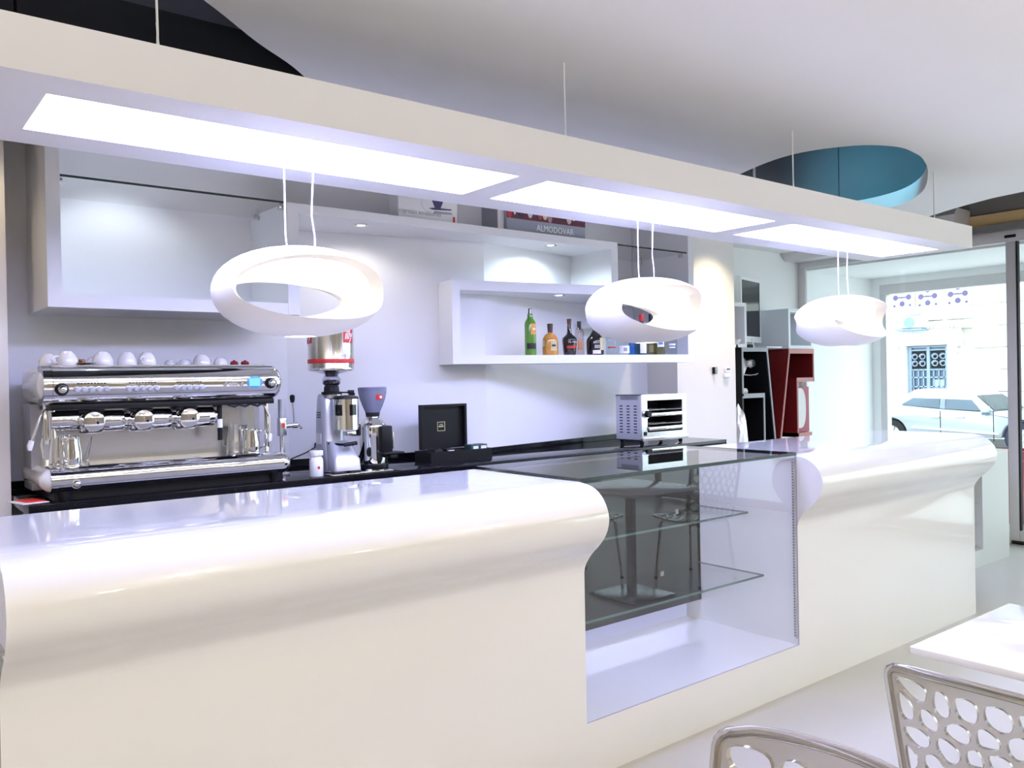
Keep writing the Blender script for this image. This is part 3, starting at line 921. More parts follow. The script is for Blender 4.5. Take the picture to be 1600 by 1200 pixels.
# backsplash and uprights
b = B(); b.box(.66, 1.60, 4.09, 4.10, 1.17, 1.43); obj('backsplash', b, M['steel'], em)
b = B(); b.box(.62, 1.63, 4.10, 4.29, 1.06, 1.43); obj('rear_body', b, M['zinc'], em)
b = B(); b.box(.655, 1.61, 3.86, 4.10, 1.405, 1.431, .004); obj('underside_panel', b, M['black'], em)
for x in (.655, 1.606):
    b = B(); b.box(x-.012, x+.004, 3.93, 3.95, 1.17, 1.43, .003); obj('upright', b, M['chrome'], em)
# group heads
b = B(); b.box(.66, 1.36, 3.93, 4.09, 1.395, 1.408); obj('group_rail', b, M['steel'], em)
for gx in (.815, 1.012, 1.205):
    b = B(); b.lathe([(0, -.042), (.048, -.046), (.054, -.038), (.054, .038), (.048, .046), (0, .042)], (gx, 3.915, 1.355), 28, 'X'); g = obj('group_head', b, M['chrome'], em, 40)
    b = B(); b.lathe([(.054, -.012), (.0555, .0), (.054, .012)], (gx, 3.915, 1.355), 28, 'X'); b.lathe([(0, .0), (.042, .0), (.046, -.012), (.041, -.055), (0, -.066)], (gx-.004, 3.875, 1.355), 24, 'Y'); obj('group_cap', b, M['chrome'], g, 40)
    b = B(); b.box(gx-.05, gx+.05, 3.875, 3.99, 1.393, 1.404, .003); b.cyl((gx, 3.955, 1.30), (gx, 3.955, 1.40), .036); obj('brew_ring', b, M['black'], g)
    b = B(); b.sphere((gx+.008, 3.811, 1.350), .006); obj('screw', b, M['black'], g)
    b = B(); b.lathe([(0, .045), (.042, .048), (.045, .06), (.045, .128), (.042, .132), (0, .132)], (gx, 3.925, 1.353), 28, 'X'); b.lathe([(.030, .132), (.030, .155), (.0, .155)], (gx, 3.925, 1.353), 20, 'X'); obj('group_cylinder', b, M['chrome'], g, 40)
    b = B(); b.lathe([(.0, .006), (.05, .006), (.052, 0), (.047, -.012), (0, -.014)], (gx-.05, 3.90, 1.428), 24, sy=.6); obj('cup_lamp', b, M['steel'], em)
b = B(); b.lathe([(0, 0), (.040, 0), (.042, .01), (.042, .10), (.038, .11), (0, .11)], (.665, 3.92, 1.362), 28, 'X'); obj('group_cylinder', b, M['chrome'], em, 40)
b = B(); b.cyl((.672, 3.915, 1.29), (.672, 3.915, 1.41), .014); obj('pipe', b, M['chrome'], em)
# steam wands
b = B(); b.tube([(.66, 3.93, 1.415), (.64, 3.92, 1.405), (.625, 3.91, 1.38), (.60, 3.90, 1.30), (.588, 3.90, 1.265)], .006, 10); wnd = obj('steam_wand', b, M['steel'], em)
b = B(); b.tube([(.592, 3.90, 1.285), (.586, 3.90, 1.262), (.584, 3.90, 1.245)], [.011, .012, .008], 10); obj('wand_tip', b, M['white'], wnd)
b = B(); b.tube([(1.55, 3.93, 1.42), (1.585, 3.92, 1.395), (1.605, 3.91, 1.34), (1.60, 3.90, 1.24)], .006, 10); wnd = obj('steam_wand', b, M['steel'], em)
b = B(); b.tube([(1.601, 3.90, 1.26), (1.60, 3.90, 1.235), (1.599, 3.90, 1.22)], [.011, .012, .008], 10); obj('wand_tip', b, M['white'], wnd)
b = B()
for x in (1.42, 1.47, 1.53):
    b.tube([(x-.03, 3.88, 1.428), (x-.028, 3.87, 1.405), (x, 3.865, 1.396), (x+.028, 3.87, 1.408), (x+.03, 3.88, 1.428)], .006, 8)
obj('wand_handle', b, M['black'], em)
b = B(); b.cyl((1.36, 3.90, 1.335), (1.36, 3.90, 1.41), .012); b.cyl((1.372, 3.93, 1.24), (1.372, 3.93, 1.34), .012, n=12); wnd = obj('water_spout', b, M['black'], em)
b = B(); b.cyl((1.36, 3.90, 1.30), (1.36, 3.90, 1.34), .013); obj('spout_collar', b, M['white'], wnd)
# drip tray and lower body
b = B(); b.box(.66, 1.63, 3.84, 4.10, 1.155, 1.168); obj('drip_grate', b, M['steel'], em)
b = B()
for k in range(44):
    b.box(.68+k*.0215, .69+k*.0215, 3.87, 4.08, 1.1682, 1.1715)
o = obj('grate_bars', b, M['steel'], em); o['kind'] = 'stuff'
def low_prof(ins=0):
    zc, rz, ry = 1.120, .052-ins, .062-ins
    pts = [(my0+.062-ry*math.cos(-PI/2+PI*k/14), zc+rz*math.sin(-PI/2+PI*k/14)) for k in range(15)]
    return [(my1-ins, zc-rz)] + pts + [(my1-ins, zc+rz)]
b = B(); b.prism(low_prof(), 'X', .672, 1.632); obj('lower_body', b, M['chrome'], em, 40)
def low_cap(xa, dirn, length, m_):
    t = bmesh.new(); rings = []
    for k in range(8):
        a = k/7*PI/2
        rings.append([t.verts.new((xa+dirn*length*math.sin(a), y, z)) for y, z in low_prof(min(.05*(1-math.cos(a)), .047))])
    for r0, r1 in zip(rings, rings[1:]):
        m = len(r0)
        for i in range(m): t.faces.new((r0[i], r0[(i+1) % m], r1[(i+1) % m], r1[i]))
    t.faces.new(rings[-1]); bmesh.ops.recalc_face_normals(t, faces=list(t.faces))
    b = B(); b.add(t); return obj('end_cover', b, m_, em, 40)
low_cap(.672, -1, .065, M['porcelain']); low_cap(1.632, 1, .045, M['chrome'])
b = B(); b.prism(low_prof(-.002), 'X', .645, .672); obj('trim_band', b, M['chrome'], em, 40)
for x in (.85, 1.47):
    b = B(); b.lathe([(0, 0), (.06, 0), (.055, -.008), (0, -.012)], (x, 3.845, 1.172), 24, sy=.35); obj('tray_grip', b, M['black'], em)
b = B(); b.sphere((.735, 3.795, 1.105), .016); b.cyl((.735, 3.80, 1.105), (.735, 3.815, 1.105), .02); obj('drain_knob', b, M['chrome'], em)
for x in (.70, 1.6):
    for y in (3.85, 4.25):
        b = B(); b.cyl((x, y, WZ+.0005), (x, y, 1.075), .022, .028, 16); obj('foot', b, M['black'], em)

b = B(); b.box(.66, 1.64, 3.85, 4.28, WZ+.001, 1.07); obj('gap_shade_block', b, M['black'], em)  # black block added to darken the gap under the machine
# ---- cups on top of the machine
def cup_proto(label, loc, rz, group, r=.037, h=.055, m_=None, handle=True, up=False):
    t = thing('espresso_cup', label, 'cup', loc, rz, group, True)
    prof = [(r*.93, 0), (r, 0), (r*1.0, h*.1), (r*.95, h*.45), (r*.72, h*.8), (r*.50, h*.97), (r*.46, h), (0, h)]
    if up: prof = [(p[0], h-p[1]) for p in prof]
    b = B(); b.lathe(prof, (0, 0, 0), 28); obj('cup_body', b, m_ or M['porcelain'], t, 50)
    if handle:
        b = B(); b.tube([(r*.93, 0, h*.20), (r*1.35, 0, h*.22), (r*1.5, 0, h*.42), (r*1.25, 0, h*.62), (r*.82, 0, h*.66)], .004, 8); obj('cup_handle', b, m_ or M['porcelain'], t)
    return t
CZ = 1.5925
GRP = 'cups on top of the espresso machine'
def cup_at(px, y=3.99): return slope(px, 568)*y
c0 = cup_proto('large white cup upside down, third item on the espresso machine', (cup_at(161), 3.99, CZ), 2.6, GRP, .044, .060)
dup(c0, (cup_at(199), 3.99, CZ), .9, 'white cup upside down, just right of the largest upturned cup', scale=(.93, .93, .97))
dup(c0, (cup_at(230), 3.99, CZ), 4.0, 'white cup upside down, last of the three large upturned cups', scale=(.90, .90, .97))
dup(c0, (cup_at(103), 3.96, CZ), 3.4, 'white cup at the left end of the machine top, with a handle', scale=(.98, .98, 1.0))
dup(c0, (cup_at(84), 4.10, CZ), 2.2, 'white cup half hidden behind the end cup', scale=(.85, .85, .9))
dup(c0, (cup_at(322), 4.05, CZ), .4, 'pale cup upside down at the middle of the machine top', scale=(.95, .95, .85))
dup(c0, (cup_at(355), 4.08, CZ), 1.4, 'pale low cup near the red items on the machine', scale=(.80, .80, .62))
dup(c0, (cup_at(301), 4.10, CZ), 2.4, 'low pale cup left of the middle cup on the machine', scale=(.72, .72, .5))
dup(c0, (cup_at(278), 4.10, CZ), 5, 'smallest low cup, next after the three upturned cups', scale=(.66, .66, .45))
sc = thing('saucer', 'small white saucer lying before the brown packets on the machine', 'saucer', (cup_at(130), 3.93, CZ), 0, None, True)
b = B(); b.lathe([(0, .002), (.016, .002), (.036, .010), (.037, .012), (.015, .005), (0, .005)], n=28); obj('dish', b, M['porcelain'], sc)
brown = mat('brown_foil', (.36, .13, .05), .35, .3, noise=.3, nscale=40)
for k, (px, yy, rz, lab) in enumerate(((116, 4.0, .5, 'brown sugar packet lying between the white cups'), (127, 4.02, -.4, 'brown sugar packet leaning towards the upturned cup'))):
    t = thing('sugar_packet', lab, 'packet', (cup_at(px), yy, CZ), rz, None, True)
    b = B(); b.box(-.022, .022, -.012, .012, .001, .028, .005); obj('packet_body', b, brown, t)
    b = B(); b.box(-.012, .012, -.0135, -.0115, .012, .02); obj('packet_print', b, M['black'], t)
DKRED = mat('dark_red_glaze', (.22, .02, .03), .25, noise=.05)
for px, lab in ((373, 'low red bowl, nearer the middle of the machine top'), (390, 'small red cup at the right end of the machine top')):
    t = thing('red_cup', lab, 'cup', (cup_at(px), 4.05, CZ), 0, None, True)
    b = B(); b.lathe([(0, .001), (.016, .001), (.021, .008), (.015, .019), (0, .021)], n=20); obj('cup_body', b, DKRED, t)
    b = B(); b.lathe([(.006, .0205), (.008, .024), (0, .025)], n=12); obj('cup_base', b, DKRED, t)

# ---- steel milk jugs on the drip tray
def jug(loc, rz, label, r=.045, h=.105, m_=None):
    t = thing('milk_jug', label, 'jug', loc, rz, 'steel milk jugs on the drip tray', True)
    m_ = m_ or M['chrome']
    b = B(); b.lathe([(0, 0), (r*.98, 0), (r, .004), (r*.98, h*.45), (r*.80, h*.85), (r*.83, h), (r*.79, h), (r*.76, h*.85), (r*.93, h*.45), (r*.93, .008), (0, .008)], n=36); obj('jug_body', b, m_, t, 40)
    b = B(); b.tube([(r*.84, 0, h*.90), (r*1.55, 0, h*.92), (r*1.72, 0, h*.70), (r*1.5, 0, h*.25), (r*.99, 0, h*.2)], .0045, 8); obj('jug_handle', b, m_, t)
    b = B(); b.prism([(-r*.80, h*.98), (-r*1.18, h*1.02), (-r*.86, h*.70)], 'Y', -.012, .012, .002); obj('spout', b, m_, t)
    return t
GZ = 1.172
jug((.738, 3.915, GZ), -2.2, 'steel milk jug at the left front of the drip tray', .042, .118)
jug((.712, 4.02, GZ), 2.7, 'steel milk jug behind the left front one', .040, .122)
jug((1.520, 3.93, GZ), -.6, 'steel milk jug at the right front of the drip tray', .042, .112)
jug((1.485, 4.03, GZ), 2.2, 'darker steel milk jug behind the right front one', .048, .128, M['steel'])
t = thing('coffee_spoon', 'thin long steel spoon leaning on the machine backsplash', 'spoon', (.83, 4.05, GZ), 0, None, True)
b = B(); b.tube([(0, 0, .002), (.018, .025, .07), (.026, .034, .105)], .003, 6); obj('spoon_handle', b, M['steel'], t); b = B(); b.sphere((-.002, 0, .006), .008, 1, .5, .6, 10, 6); obj('spoon_bowl', b, M['steel'], t)

# ---- soda tap beside the machine
t = thing('water_tap', 'steel water tap with a black-knobbed lever, right of the espresso machine', 'tap', (1.715, 4.02, WZ))
b = B(); b.lathe([(0, .0005), (.035, .0005), (.035, .012), (.016, .02), (.013, .10), (.013, .21), (0, .21)], (1.715, 4.02, WZ), 20); obj('tap_column', b, M['steel'], t)
b = B(); b.box(1.696, 1.732, 4.0, 4.04, 1.235, 1.325, .004); k = obj('tap_body', b, M['steel'], t)
b = B(); b.box(1.705, 1.722, 3.998, 4.0, 1.28, 1.30); obj('red_mark', b, M['red'], k)
b = B(); b.cyl((1.714, 4.02, 1.325), (1.714, 4.02, 1.42), .017, n=16); b.cyl((1.714, 4.02, 1.34), (1.714, 4.02, 1.36), .013, n=16); obj('tap_tube', b, M['zinc'], t)
b = B(); b.cyl((1.732, 4.02, 1.285), (1.785, 4.01, 1.288), .011, n=12); b.cyl((1.765, 4.01, 1.287), (1.79, 4.005, 1.288), .015, n=12); obj('tap_spindle', b, M['chrome'], t)
b = B(); b.tube([(1.775, 4.01, 1.295), (1.772, 4.01, 1.36), (1.768, 4.01, 1.405)], .004, 8); lv = obj('lever', b, M['steel'], t)
b = B(); b.lathe([(0, 0), (.009, 0), (.013, .02), (.012, .036), (0, .042)], (1.768, 4.01, 1.402), 14); obj('lever_knob', b, M['black'], lv)
b = B(); b.tube([(1.78, 4.01, 1.287), (1.80, 4.0, 1.285), (1.805, 3.99, 1.27)], .006, 8); obj('tap_outlet', b, M['chrome'], t)

# ---- red leaflet at the left end of the counter
t = thing('leaflet', 'white card with a red square lying on the left end of the black counter', 'leaflet', (.575, 3.90, WZ), .25, None, True)
b = B(); b.box(-.05, .05, -.075, .075, .001, .004); obj('card', b, M['paper'], t); b = B(); b.box(-.022, .046, -.05, .065, .004, .008); obj('red_square', b, mat('bright_red_print', (.75, .03, .02), .4, noise=.03), t)

# ================================================================ GRINDERS
gx, gy = 1.962, 3.94
t = thing('coffee_grinder', 'tall silver coffee grinder with a large can as hopper', 'coffee grinder', (gx, gy, WZ))
b = B()
# column: tapering body
def loft(secs, n_cap=True):
    tt = bmesh.new(); rings = []
    for z, x0, x1, y0, y1, rr in secs:
        pts = []
        for cx, cy, a0 in ((x1-rr, y1-rr, 0), (x0+rr, y1-rr, 90), (x0+rr, y0+rr, 180), (x1-rr, y0+rr, 270)):
            for k in range(5):
                a = R(a0+k*22.5); pts.append((cx+rr*math.cos(a), cy+rr*math.sin(a), z))
        rings.append([tt.verts.new(p) for p in pts])
    for r0, r1 in zip(rings, rings[1:]):
        m = len(r0)
        for i in range(m): tt.faces.new((r0[i], r0[(i+1) % m], r1[(i+1) % m], r1[i]))
    tt.faces.new(rings[0]); tt.faces.new(rings[-1])
    bmesh.ops.recalc_face_normals(tt, faces=list(tt.faces))
    return tt
b.add(loft([(WZ+.012, gx-.062, gx+.085, gy-.06, gy+.12, .03), (WZ+.15, gx-.062, gx+.062, gy-.02, gy+.12, .04), (WZ+.30, gx-.060, gx+.055, gy-.01, gy+.115, .04), (WZ+.39, gx-.056, gx+.05, gy, gy+.105, .04), (WZ+.405, gx-.05, gx+.04, gy+.01, gy+.095, .03)]))
obj('grinder_body', b, M['zinc'], t, 45)
b = B(); b.add(loft([(WZ+.020, gx-.060, gx+.088, gy-.125, gy-.02, .02), (WZ+.075, gx-.058, gx+.086, gy-.12, gy-.02, .02), (WZ+.11, gx-.055, gx+.078, gy-.09, gy-.0, .03), (WZ+.165, gx-.05, gx+.058, gy-.055, gy+.02, .03)])); obj('grinder_foot', b, M['zinc'], t, 45)
b = B()
for k in range(3): b.box(gx-.0625, gx-.0595, gy+.03, gy+.07, WZ+.285+k*.012, WZ+.290+k*.012)
obj('vent_slots', b, M['black'], t)
b = B(); b.box(gx-.0635, gx-.0615, gy+.025, gy+.085, WZ+.150, WZ+.205); obj('rating_plate', b, M['paper'], t)
# dosing drum
dx, dy = gx+.026, gy-.080
b = B(); b.lathe([(0, WZ+.225), (.064, WZ+.225), (.064, WZ+.380), (.061, WZ+.382), (0, WZ+.382)], (dx, dy, 0), 40); dr = obj('dosing_drum', b, M['chrome'], t, 40)
b = B(); b.lathe([(0, WZ+.382), (.066, WZ+.382), (.064, WZ+.390), (.04, WZ+.398), (0, WZ+.40)], (dx, dy, 0), 40); obj('drum_lid', b, M['black'], dr)
for a in (-62, 8):
    b = B(); b.bm.free(); b.bm = wrap(patch_bm(.042, .055, 8, .0006), .0645, R(a), WZ+.325, (dx, dy)); obj('drum_window', b, M['blackgl'], dr)
b = B(); b.box(dx-.02, dx+.03, dy-.05, dy, WZ+.195, WZ+.215, .004); obj('dose_chute', b, M['steel'], dr)
b = B(); b.box(dx+.058, dx+.075, dy-.02, dy+.012, WZ+.19, WZ+.25, .006); b.box(dx+.03, dx+.07, dy-.015, dy+.01, WZ+.19, WZ+.205, .004); obj('dose_lever', b, M['black'], dr)
b = B(); b.tube([(gx-.05, gy-.03, WZ+.155), (gx+.0, gy-.085, WZ+.15), (gx+.03, gy-.12, WZ+.148)], .006, 8); b.tube([(gx+.05, gy-.03, WZ+.155), (gx+.05, gy-.085, WZ+.15), (gx+.04, gy-.12, WZ+.148)], .006, 8); b.cyl((gx-.005, gy-.115, WZ+.15), (gx+.065, gy-.115, WZ+.156), .01, n=10); obj('filter_fork', b, M['black'], t)
b = B(); b.lathe([(0, WZ+.385), (.052, WZ+.385), (.052, WZ+.395), (.054, WZ+.398), (.054, WZ+.402), (0, WZ+.402)], (gx+.003, gy+.03, 0), 32); col = obj('grind_collar', b, M['steel'], t)
b = B(); b.lathe([(0, WZ+.402), (.052, WZ+.402), (.052, WZ+.416), (.040, WZ+.418), (.038, WZ+.442), (.034, WZ+.447), (0, WZ+.447)], (gx+.003, gy+.03, 0), 32); obj('collar_ring', b, M['black'], col)
b = B(); b.tube([(gx+.03, gy+.0, WZ+.412), (gx+.085, gy-.02, WZ+.412)], .0035, 6); b.cyl((gx+.07, gy-.02, WZ+.414), (gx+.10, gy-.028, WZ+.414), .010, n=12); b.cyl((gx+.075, gy-.02, WZ+.403), (gx+.105, gy-.028, WZ+.403), .006, n=10); obj('adjust_pin', b, M['black'], col)
hx, hy = gx+.003, gy+.03
smoke = glass_mat('smoky_plastic', (.72, .72, .80), 1.5)
b = B(); b.lathe([(.034, WZ+.446), (.046, WZ+.458), (.047, WZ+.482), (.036, WZ+.500), (.032, WZ+.505)], (hx, hy, 0), 32); fn = obj('hopper_neck', b, smoke, t, 50)
b = B(); b.lathe([(0, WZ+.448), (.032, WZ+.448), (.043, WZ+.459), (.040, WZ+.474), (.02, WZ+.480), (0, WZ+.476)], (hx, hy, 0), 24); obj('coffee_beans', b, mat('roasted_beans', (.02, .012, .01), .5, noise=.6, nscale=90, bump=.5), fn)
cr = .117
canz = WZ+.536
b = B(); b.lathe([(.03, WZ+.494), (.040, WZ+.508), (.080, WZ+.520), (.112, WZ+.526), (.114, WZ+.531), (0, WZ+.531)], (hx, hy, 0), 48); obj('can_funnel', b, M['steel'], t, 40)
b = B(); b.lathe([(0, canz-.006), (cr+.001, canz-.006), (cr+.002, canz), (cr, canz+.006), (cr, canz+.235), (cr+.002, canz+.240), (cr, canz+.245), (0, canz+.24)], (hx, hy, 0), 64); can = obj('coffee_can', b, mat('satin_tin', (.80, .79, .76), .16, 1, noise=.02, nscale=8), t, 40)
b = B(); b.lathe([(cr+.0006, canz+.026), (cr+.0010, canz+.027), (cr+.0010, canz+.047), (cr+.0006, canz+.048)], (hx, hy, 0), 64); obj('red_band', b, M['red'], can, 40)
for a in (24, -97, 150):
    b = B(); b.bm.free(); b.bm = wrap(patch_bm(.074, .074, 10, .0004), cr+.0006, R(a), canz+.165, (hx, hy)); obj('red_square', b, M['red'], can)
    b = B(); b.bm.free(); b.bm = wrap(text_bm('illy', .066, .0003, .25, sx=.8, bold=.001), cr+.0014, R(a), canz+.168, (hx, hy)); obj('can_lettering', b, M['white'], can, 0)
b = B(); b.bm.free(); b.bm = wrap(text_bm('CAFFE', .012, .0003, sx=1.4), cr+.0008, R(5), canz+.062, (hx, hy)); obj('can_print', b, LBL['gray'], can, 0)
# chrome knock tray under the grinder
t = thing('steel_tray', 'shallow polished steel tray with two black coasters before the tall grinder', 'tray', (gx+.05, 3.86, WZ))
b = B(); b.box(gx-.085, gx+.26, 3.796, 3.90, WZ+.0005, WZ+.008, .003); obj('tray_plate', b, M['chrome'], t)
for x in (gx-.035, gx+.055):
    b = B(); b.lathe([(0, WZ+.008), (.036, WZ+.008), (.038, WZ+.014), (.034, WZ+.020), (0, WZ+.018)], (x, 3.838, 0), 24, sy=.8); obj('coaster', b, M['rubber'], t)
b = B(); b.lathe([(0, WZ+.008), (.016, WZ+.008), (.018, WZ+.013), (0, WZ+.017)], (gx+.145, 3.848, 0), 20); obj('screw_cap', b, M['steel'], t)
# small conical-hopper grinder
sx0, sy0 = 2.235, 4.03
t = thing('coffee_grinder', 'small chrome coffee grinder with a grey conical hopper', 'coffee grinder', (sx0, sy0, WZ))
b = B(); b.lathe([(0, WZ+.0005), (.078, WZ+.0005), (.080, WZ+.01), (.078, WZ+.022), (0, WZ+.022)], (sx0, sy0, 0), 36); obj('grinder_base', b, M['black'], t)
b = B(); b.lathe([(0, WZ+.02), (.073, WZ+.02), (.075, WZ+.03), (.073, WZ+.225), (.066, WZ+.232), (0, WZ+.232)], (sx0, sy0, 0), 40); obj('grinder_body', b, M['chrome'], t, 40)
b = B(); b.lathe([(.075, WZ+.215), (.076, WZ+.222), (.072, WZ+.232), (.062, WZ+.248), (.044, WZ+.262), (.040, WZ+.275), (0, WZ+.275)], (sx0, sy0, 0), 36); obj('grinder_neck', b, M['chrome'], t, 40)
b = B(); b.box(sx0-.005, sx0+.062, sy0-.105, sy0-.03, WZ+.07, WZ+.228, .008); obj('front_panel', b, M['black'], t)
b = B(); b.box(sx0-.01, sx0+.115, sy0-.135, sy0-.03, WZ+.075, WZ+.088, .004); b.box(sx0+.03, sx0+.075, sy0-.13, sy0-.04, WZ+.055, WZ+.075, .004); obj('filter_rest', b, M['black'], t)
b = B(); b.cyl((sx0+.085, sy0-.055, WZ+.10), (sx0+.085, sy0-.055, WZ+.19), .012, n=14); obj('side_lever', b, M['chrome'], t)
b = B(); b.lathe([(0, 0), (.026, 0), (.026, .006), (0, .008)], (sx0-.055, sy0-.052, WZ+.09), 20, 'Y', sx=.6, sy=1, M=Matrix.Rotation(PI, 4, 'X')); obj('grind_dial', b, M['black'], t)
hop = mat('grey_translucent_plastic', (.30, .31, .42), .25, trans=.25, noise=.03, nscale=10)
b = B(); b.lathe([(.034, WZ+.272), (.039, WZ+.298), (.055, WZ+.335), (.069, WZ+.372), (.0755, WZ+.402), (.0765, WZ+.43)], (sx0, sy0, 0), 40); hp = obj('hopper', b, hop, t, 50)
b = B(); b.lathe([(0, WZ+.418), (.078, WZ+.416), (.078, WZ+.432), (.073, WZ+.436), (0, WZ+.434)], (sx0, sy0, 0), 40); obj('hopper_lid', b, mat('slate_plastic', (.17, .18, .26), .4, noise=.03), hp)
b = B(); b.lathe([(0, WZ+.274), (.036, WZ+.276), (.040, WZ+.302), (.034, WZ+.314), (.012, WZ+.318), (0, WZ+.316)], (sx0, sy0, 0), 28); obj('coffee_beans', b, M['rubber'], hp)
b = B(); b.bm.free(); b.bm = wrap(patch_bm(.042, .030, 8, .0005), .0735, R(2), WZ+.383, (sx0, sy0)); obj('red_label', b, M['red'], hp)
b = B(); b.bm.free(); b.bm = wrap(patch_bm(.014, .014, 4, .0004), .0747, R(8), WZ+.382, (sx0, sy0)); obj('label_mark', b, LBL['white'], hp)
# white powder jar
jx, jy = slope(494, 710)*3.875, 3.875
t = thing('powder_jar', 'small white plastic jar with a screw lid beside the tall grinder', 'jar', (jx, jy, WZ))
b = B(); b.lathe([(0, .0005), (.032, .0005), (.034, .004), (.034, .078), (.030, .092), (.024, .098), (.024, .104), (0, .104)], (jx, jy, WZ), 28); obj('jar_body', b, M['white'], t, 40)
b = B(); b.lathe([(0, .104), (.033, .104), (.034, .107), (.034, .124), (.031, .128), (0, .128)], (jx, jy, WZ), 28); obj('jar_lid', b, M['white'], t, 30)
b = B(); b.bm.free(); b.bm = wrap(patch_bm(.012, .014, 3, .0004), .0345, R(-5), WZ+.045, (jx, jy)); obj('red_mark', b, M['red'], t)
# wall socket and the grinder lead
px_ = slope(485, 692)*4.476
t = thing('wall_socket', 'white wall socket above the counter between machine and grinder', 'socket', (px_, 4.47, 1.165))
b = B(); b.box(px_-.06, px_+.06, 4.466, 4.478, 1.13, 1.20, .003); obj('socket_plate', b, M['white'], t); b = B(); b.cyl((px_+.03, 4.44, 1.145), (px_+.03, 4.467, 1.145), .018, n=14); obj('plug', b, M['black'], t)
lead = B(); lead.tube([(px_+.03, 4.445, 1.14), (px_-.06, 4.40, 1.11), (px_-.18, 4.36, 1.08), (px_-.26, 4.34, 1.05), (px_-.30, 4.32, WZ+.006)], .004, 6)
tag(obj('power_lead', lead, M['black']), 'thin black power lead running from the wall socket down to the counter', 'cable')

# ================================================================ BLACK BOX, TOASTER
bx0, bx1, byf, byb = 2.545, 2.985, 3.93, 4.17
t = thing('presentation_box', 'open black presentation box with a gold square emblem inside its lid', 'box', (2.76, 4.05, WZ))
b = B(); b.box(2.54, 2.965, 3.93, 4.10, WZ+.0005, WZ+.012); b.box(2.54, 2.965, 3.93, 3.938, WZ+.012, WZ+.065); b.box(2.54, 2.965, 4.092, 4.10, WZ+.012, WZ+.065); b.box(2.54, 2.548, 3.938, 4.092, WZ+.012, WZ+.065); b.box(2.957, 2.965, 3.938, 4.092, WZ+.012, WZ+.065); obj('box_tray', b, M['black'], t)
b = B(); b.box(2.585, 2.90, 4.118, 4.126, WZ+.065, WZ+.325); b.box(2.585, 2.60, 4.088, 4.118, WZ+.067, WZ+.325); b.box(2.885, 2.90, 4.088, 4.118, WZ+.067, WZ+.325); b.box(2.60, 2.885, 4.088, 4.118, WZ+.312, WZ+.325); ld = obj('box_lid', b, M['black'], t)
b = B()
cx, cz, h = 2.735, WZ+.195, .027
for p in ((cx-h, cx+h, cz+h-.003, cz+h), (cx-h, cx+h, cz-h, cz-h+.003), (cx-h, cx-h+.003, cz-h, cz+h), (cx+h-.003, cx+h, cz-h, cz+h)): b.box(p[0], p[1], 4.1165, 4.118, p[2], p[3])
for k in range(4): b.box(cx-.017+k*.009, cx-.011+k*.009, 4.1165, 4.118, cz-.004, cz+.004)
b.box(cx-.012, cx+.012, 4.1165, 4.118, cz+.010, cz+.013); obj('gold_emblem', b, M['gold'], ld)
dgreen = mat('dark_green_card', (.015, .05, .045), .5, noise=.1)
for k, (x, y, m_, rz, lab) in enumerate(((2.62, 4.01, M['black'], .1, 'black sachet box in the open presentation box, nearest its left wall'), (2.70, 4.0, M['black'], -.1, 'black sachet box with a white tag, beside the leftmost one'), (2.80, 4.03, M['rubber'], .2, 'black sachet lying flat in the middle of the open box'), (2.86, 3.99, dgreen, .05, 'dark green tea box with a white tag in the open box'), (2.925, 3.995, dgreen, -.08, 'dark green tea box at the right wall of the open box'))):
    t = thing('tea_box', lab, 'tea box', (x, y, WZ+.0125), rz, 'tea boxes in the presentation box', True)
    hh = .062 if k < 2 else .045 if k == 2 else .075
    b = B(); b.box(-.028, .028, -.035, .035, 0, hh, .002); obj('carton', b, m_, t)
    if k in (1, 3, 4): b = B(); b.box(-.014, .022, -.0365, -.035, hh-.03, hh-.008); obj('white_tag', b, M['paper'], t)
tx0, tx1, ty0, ty1, tz0, tz1 = 4.172, 4.625, 3.86, 4.10, 1.068, 1.378
t = thing('toaster_oven', 'stainless two-tier toaster oven on the right end of the black counter', 'toaster', (4.4, 3.98, WZ))
b = B(); b.plate([(tx0, tz0), (tx1, tz0), (tx1, tz1), (tx0, tz1)], [[(tx0+.055, tz0+.055), (tx1-.04, tz0+.055), (tx1-.04, tz1-.04), (tx0+.055, tz1-.04)]], 'Y', ty0, ty0+.012); obj('front_frame', b, M['steel'], t)
b = B(); b.box(tx0, tx0+.006, ty0+.012, ty1, tz0, tz1); b.box(tx1-.006, tx1, ty0+.012, ty1, tz0, tz1); b.box(tx0, tx1, ty0+.012, ty1, tz1-.006, tz1); b.box(tx0, tx1, ty0+.012, ty1, tz0, tz0+.006); sh_ = obj('casing', b, M['zinc'], t)
b = B(); b.box(tx0+.05, tx1-.03, ty1-.006, ty1-.001, tz0+.006, tz1-.006); b.box(tx0+.048, tx0+.052, ty0+.012, ty1-.006, tz0+.006, tz1-.006); b.box(tx1-.034, tx1-.03, ty0+.012, ty1-.006, tz0+.006, tz1-.006); obj('oven_lining', b, mat('dark_oven_lining', (.05, .05, .055), .4, .6, noise=.2), t)
b = B()
for c in range(3):
    for k in range(10):
        y = ty0+.045+c*.066; z = tz0+.05+k*.020
        b.box(tx0-.001, tx0+.0005, y, y+.028, z, z+.007)
for k in range(14): b.box(tx0-.001, tx0+.0005, ty0+.04+k*.0115, ty0+.044+k*.0115, tz1-.035, tz1-.008)
o = obj('vent_slots', b, M['black'], sh_, 0); o['kind'] = 'stuff'
